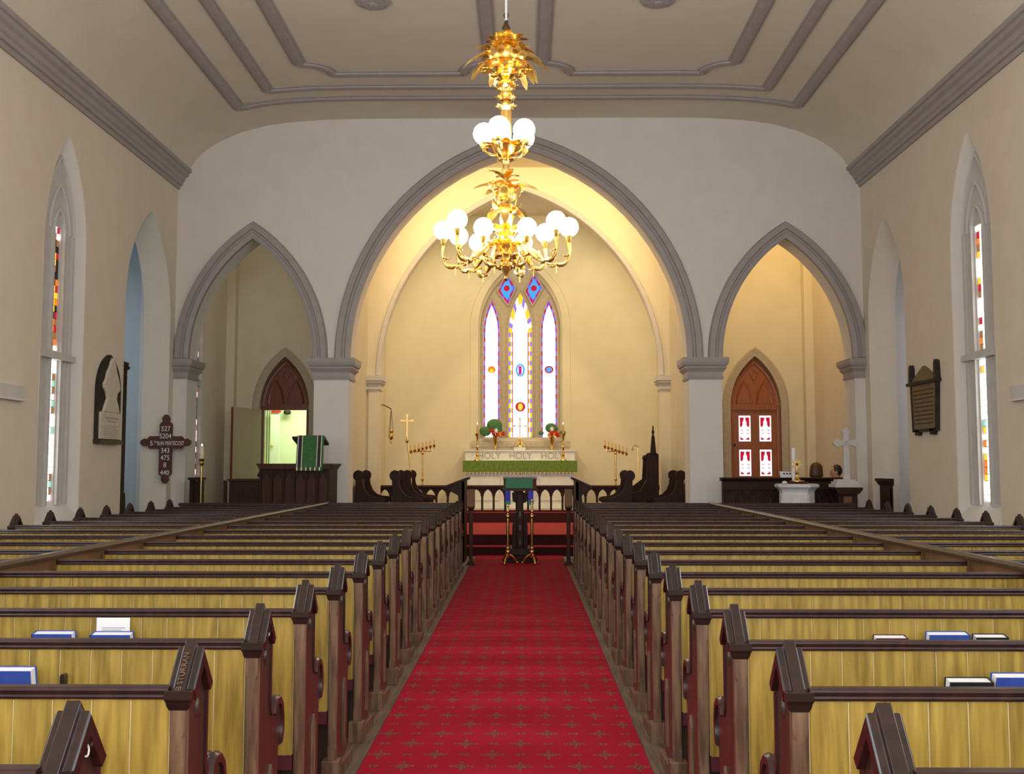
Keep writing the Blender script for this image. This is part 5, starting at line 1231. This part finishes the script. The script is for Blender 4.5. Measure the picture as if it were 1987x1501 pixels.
# green frontal
fr = thing('altar_frontal', (xm_, Z-.03, zf), 'green brocade frontlet with a gold fringe along the altar edge', 'altar cloth')
mb = MB(); mb.box(x0-.025, x1+.025, Z-.035, Z-.022, zf+.03, zt_+.004); mb.box(x0-.025, x1+.025, Z-.035, Z+.12, zt_+.002, zt_+.010); mb.build('cloth', 'green', fr)
mb = MB(); mb.box(x0-.02, x1+.02, Z-.032, Z-.025, zf+.012, zf+.03); nf = 30
for i in range(nf): xx_ = x0+(x1-x0)*(i+.5)/nf; mb.box(xx_-.008, xx_+.008, Z-.034, Z-.024, zf-.025, zf+.03, 1)
mb.build('fringe', ['fringe', 'cream'], fr)
# gradine with the inscription
zg = P(1009, 873, Z+.55).z
gr = thing('gradine', (xm_, Z+.6, zt_), 'white marble shelf behind the altar with carved lettering', 'altar shelf')
mb = MB(); mb.box(x0+.0, x1-.0, Z+.50, ZE-.05, zt_, zg-.03); mb.build('riser', 'white', gr)
mb = MB(); mb.box(x0-.02, x1+.02, Z+.46, ZE-.04, zg-.03, zg+.0); mb.build('shelf', 'white', gr, bevel=.006)
for px in (949, 1010, 1072): text('HOLY', .21, (P(px, 887, Z+.5).x, Z+.492, (zt_+zg)/2-.01), (R90, 0, 0), 'gletter', gr)
mb = MB(); mb.box(xm_-.15, xm_+.13, Z+.55, ZE-.06, zg, zg+.07); mb.build('cross_plinth', 'white', gr)
# altar cross
zc_ = zg+.07; xx_ = P(1009, 860, Z+.7).x; ya = Z+.68
t = thing('altar_cross', (xx_, ya, zc_), 'pale brass altar cross before the middle light of the window', 'cross')
mb = MB(); mb.lathe([(.13, 0), (.12, .05), (.06, .10), (.03, .14), (.05, .18), (.025, .22), (.015, .26)], (xx_, ya, zc_), 16); mb.build('base', 'brass', t, smooth=True)
zx = P(1009, 812, ya).z; zy = P(1009, 826, ya).z
mb = MB(); mb.tube([(xx_, ya, zc_+.24), (xx_, ya, zx)], .011, 8); mb.tube([(xx_-.14, ya, zy), (xx_+.14, ya, zy)], .010, 8)
for p in ((xx_, ya, zx), (xx_-.14, ya, zy), (xx_+.14, ya, zy)): mb.sphere(p, .024, 0, 10, 6)
mb.build('shaft_and_arms', 'brass', t, smooth=True)
# brass vases with flowers
def leafy(par, c, n, r, ml, mm, seed):
    rn = random.Random(seed)
    for k in range(n):
        a = rn.uniform(0, 2*math.pi); mb_ = MB(); mb_.leaf(c, (math.cos(a), math.sin(a)*.6, rn.uniform(.2, 1.3)), rn.uniform(.8, 1.1)*r, r*.55, .35, .1); mb_.build('leaf', 'leaf', par, smooth=True)
for px, sg, lab in ((961, -1, 'brass vase on the altar shelf under the left window light'), (1071, 1, 'brass vase on the altar shelf under the right window light')):
    q = P(px, 872, Z+.7); x, y = q.x, Z+.7; zv = P(px, 846, y).z-zg
    t = thing('flower_vase', (x, y, zg), lab, 'vase', 'brass vases on the altar shelf')
    mb = MB(); mb.lathe([(.055, 0), (.055, .012), (.02, .03), (.018, .05), (.035, .08), (.055, zv*.6), (.07, zv), (.06, zv-.005), (.001, zv-.06)], (x, y, zg), 16); mb.build('body', 'brass', t, smooth=True)
    mb = MB(); mb.sphere((x, y, zg+.045), .028, 0, 12, 8); mb.build('knop', 'gold', t, smooth=True)
    b = thing('bouquet', (x, y, zg+zv), '%s bouquet of green leaves with red and orange blooms in a brass vase' % ('fuller' if sg < 0 else 'smaller'), 'flowers', 'bouquets on the altar')
    zz_ = zg+zv
    for (dx, dz, w_) in (((-.02, .30, .20), (-.24, .16, .15), (.05, .20, .13)) if sg < 0 else ((-.02, .24, .15), (-.26, .12, .07), (.26, .12, .08), (.05, .22, .11))):
        mb = MB(); mb.sphere((x+dx, y+.02, zz_+dz-.04), w_*.95, 0, 12, 8, sy=.22, sz=.85); mb.tube([(x, y, zz_-.03), (x+dx*.5, y+.01, zz_+dz*.4), (x+dx, y+.02, zz_+dz-.06)], .006, 6); mb.build('leaf', 'leaf', b, smooth='all')
    leafy(b, (x, y, zz_), 5, .16, None, None, px)
    for (dx, dz, mm) in ((-.04, .09, 'red'), (.06, .05, 'red'), (.12, .06, 'orange'), (.20, .07, 'red'), (-.09, .14, 'red'), (.02, .14, 'paper')) if sg < 0 else ((-.01, .10, 'red'), (.05, .06, 'orange'), (.10, .09, 'red'), (.0, .18, 'paper'), (-.07, .04, 'orange'), (.14, .03, 'red')):
        mb = MB(); c_ = (x+dx, y-.07, zz_+dz-.02); mb.sphere(c_, .040, 0, 8, 6)
        for k in range(6):
            a = k*math.pi/3; mb.leaf(c_, (math.cos(a), -.5, math.sin(a)), .075, .07, .3)
        mb.build('bloom', mm, b, smooth=True)
for px, lab in ((926, 'tall gilt altar candlestick at the pulpit-side end'), (1093, 'tall gilt altar candlestick at the font-side end')):
    y = Z+.25; x = P(px, 890, y).x; za = P(px, 842, y).z-zt_
    t = thing('altar_candlestick', (x, y, zt_+.01), lab, 'candlestick', 'candlesticks on the altar')
    mb = MB(); mb.lathe([(.085, 0), (.08, .02), (.045, .05), (.026, .10), (.040, .14), (.024, .18), (.024, .30), (.036, .32), (.024, .34), (.021, za-.08), (.040, za-.05), (.062, za-.01), (.066, za), (.001, za+.005)], (x, y, zt_+.01), 14); mb.build('stem', 'brass', t, smooth=True)
    mb = MB(); mb.lathe([(.022, za), (.022, za+.20), (.014, za+.215), (.001, za+.22)], (x, y, zt_+.01), 10); mb.build('candle', 'fringe', t, smooth=True)
    mb = MB(); mb.lathe([(.001, za+.215), (.010, za+.235), (.006, za+.255), (.001, za+.275)], (x, y, zt_+.01), 8); mb.build('flame', 'flame', t, smooth=True)
# seven-branched candelabra
for pxl, pxr, pyl, pyr, lab in ((799, 841, 862, 850, 'seven-branched brass candelabrum left of the altar'), (1175, 1214, 852, 866, 'seven-branched brass candelabrum right of the altar')):
    Zc = 23.5; xm_ = P((pxl+pxr)/2, 890, Zc).x; zb_ = P(820, 872, Zc).z
    t = thing('candelabrum', (xm_, Zc, .568), lab, 'candelabrum', 'seven-branched candelabra')
    mb = MB(); mb.tube([(xm_, Zc, .60), (xm_, Zc, zb_)], .018, 10); mb.build('stand', 'brass', t, smooth=True)
    mb = MB()
    for z, r in ((.9, .03), (1.25, .034), (zb_-.08, .032)): mb.sphere((xm_, Zc, z), r, 0, 12, 8, sz=1.3)
    mb.build('knops', 'brass', t, smooth=True)
    mb = MB(); mb.lathe([(.16, 0), (.16, .02), (.06, .05), (.03, .10), (.02, .12)], (xm_, Zc, .568), 16); mb.build('foot', 'brass', t, smooth=True)
    for k in range(7):
        f_ = k/6; x = P(pxl+(pxr-pxl)*f_, 860, Zc).x; zc_ = P(820, (pyl+(pyr-pyl)*f_)+14, Zc).z; yk = Zc+(f_-.5)*(.35 if pyl > pyr else -.35)
        mb = MB(); mb.tube(bez((xm_, Zc, zb_-.02), ((xm_+x)/2, (Zc+yk)/2, zb_-.06), (x, yk, zb_-.06), (x, yk, zc_)), .008, 6); mb.lathe([(.008, -.05), (.022, -.035), (.034, -.005), (.036, .02), (.018, .03)], (x, yk, zc_), 10); br = mb.build('branch', 'brass', t, smooth=True)
        mb = MB(); mb.lathe([(.015, .02), (.015, .13), (.006, .145), (.001, .15)], (x, yk, zc_), 8); mb.build('candle', 'fringe', br, smooth=True)
# processional cross
Zc = 20.4; b = P(797, 915, Zc); m_ = P(790, 830, Zc); zt_ = P(790, 803, Zc).z
t = thing('processional_cross', (b.x, Zc, .36), 'brass processional cross on a tall leaning staff', 'cross')
mb = MB(); mb.tube([(b.x+.05, Zc, .36), (b.x, Zc, b.z), (m_.x, Zc, P(790, 850, Zc).z)], .015, 8); mb.build('staff', 'brass', t, smooth=True)
mb = MB(); mb.lathe([(.012, -.10), (.03, -.07), (.035, -.04), (.015, 0)], (m_.x, Zc, P(790, 850, Zc).z), 12); mb.build('knop', 'gold', t, smooth=True)
zc_ = P(790, 816, Zc).z; zk = P(790, 848, Zc).z; w_ = .020
def flr(L_): return [(-w_, L_-.06), (-w_*1.8, L_), (w_*1.8, L_), (w_, L_-.06)]
cr = [(-w_, w_)]+flr(zt_-zc_)+[(w_, w_)]+[(z, -u) for u, z in flr(.135)]+[(w_, -w_), (w_, zk-zc_), (-w_, zk-zc_), (-w_, -w_)]+[(-z, u) for u, z in flr(.135)]
mb = MB(); mb.prism([(m_.x+u, zc_+z) for u, z in cr], 'y', Zc-.012, Zc+.012); mb.build('cross_head', 'brass', t, bevel=.004)
# hanging sanctuary lamp on a wall bracket
Zc = 23.3; a = P(744, 787, Zc); hx_ = P(759, 800, Zc).x; zl = P(759, 840, Zc).z
t = thing('sanctuary_lamp', (hx_, Zc, zl), 'small brass sanctuary lamp hanging from a wall bracket', 'hanging lamp')
mb = MB(); mb.tube([(-3.38, Zc, a.z), (-3.2, Zc, a.z+.02), (hx_, Zc, P(759, 793, Zc).z)], .012, 6); mb.lathe([(.05, 0), (.05, .02), (.001, .03)], (-3.36, Zc, a.z-.05), 10); mb.build('bracket', 'darkbrass', t, smooth=True)
for k in range(3):
    an = k*2*math.pi/3+.5; mb = MB(); mb.tube([(hx_, Zc, P(759, 793, Zc).z), (hx_+.055*math.cos(an), Zc+.055*math.sin(an), zl+.03)], .006, 5); mb.build('chain', 'darkbrass', t)
mb = MB(); mb.lathe([(.001, -.24), (.012, -.22), (.02, -.19), (.012, -.17), (.05, -.12), (.058, -.04), (.045, .0), (.06, .02), (.06, .05), (.04, .06)], (hx_, Zc, zl), 14); mb.build('bowl', 'brass', t, smooth=True)
mb = MB(); mb.lathe([(.035, .05), (.035, .09), (.001, .1)], (hx_, Zc, zl-.02), 12); mb.build('glass', 'paper', t, smooth=True)
q = P(745, 893, 22.9); mb = MB(); mb.prism([(22.75, q.z-.17), (23.0, q.z-.17), (23.05, q.z-.05), (23.05, q.z+.08), (22.98, q.z+.18), (22.8, q.z+.18)], 'x', -3.379, -3.30)
tag(mb.build('wall_cushion', 'maroon', origin=(-3.38, 22.9, q.z), bevel=.01), 'small dark red bag hanging on the sanctuary wall below the lamp', 'bag')
# small brass hooks beyond the spire
Zc = 22.9; x = P(1238, 880, Zc).x; zt_ = P(1238, 868, Zc).z
t = thing('brass_crook', (x, Zc, .568), 'thin brass crook standing beside the spired throne', 'crook')
mb = MB(); mb.tube([(x, Zc, .60), (x, Zc, zt_)], .010, 6); mb.tube(bez((x, Zc, zt_), (x, Zc, zt_+.07), (x-.12, Zc, zt_+.06), (x-.12, Zc, zt_-.02)), .009, 6); mb.sphere((x-.12, Zc, zt_-.04), .026, 0, 10, 6); mb.build('staff', 'brass', t, smooth=True)
mb = MB(); mb.lathe([(.10, 0), (.10, .02), (.02, .05), (.012, .06)], (x, Zc, .568), 12); mb.build('foot', 'brass', t, smooth=True)
# narrow lancet in the wall of the side bay
yc = 18.82; wn = bpy.data.objects.new('window_4', None); COL.objects.link(wn); wn.location = (XL, yc, 1.3); ORG[wn.name] = Vector(wn.location); struct(wn); tag(wn, 'narrow lancet window in the wall of the pulpit-side bay')
mb = MB(); arch_sweep(mb, 'x', yc, .16, .55, 4.2, [(0, 0), (0, .05), (.06, .07), (.11, .03), (.11, 0)], zdown=2.85, t=XL, n=8); mb.build('frame', 'greyl', wn, smooth=True)
mb = MB(); mb.box(XL, XL+.045, yc-.27, yc+.27, 3.02, 3.14); mb.build('transom', 'greyl', wn)
for z0, z1 in ((1.4, 3.02), (3.14, 4.3)):
    mb = MB(); n = int((z1-z0)/.1); rn = random.Random(3)
    for i in range(n):
        for j in (0, 1): mb.box(XL, XL+.012, yc-.06+.06*j, yc+.06*j-.004, z0+(z1-z0)*i/n, z0+(z1-z0)*(i+1)/n-.006, rn.randrange(4))
    mb.build('pane', [GLASS['t'], GLASS['p'], GLASS['k'], GLASS['k']], wn)
mb = MB(); mb.box(XL, XL+.12, yc-.30, yc+.30, 1.28, 1.38); mb.build('sill', 'greyl', wn)
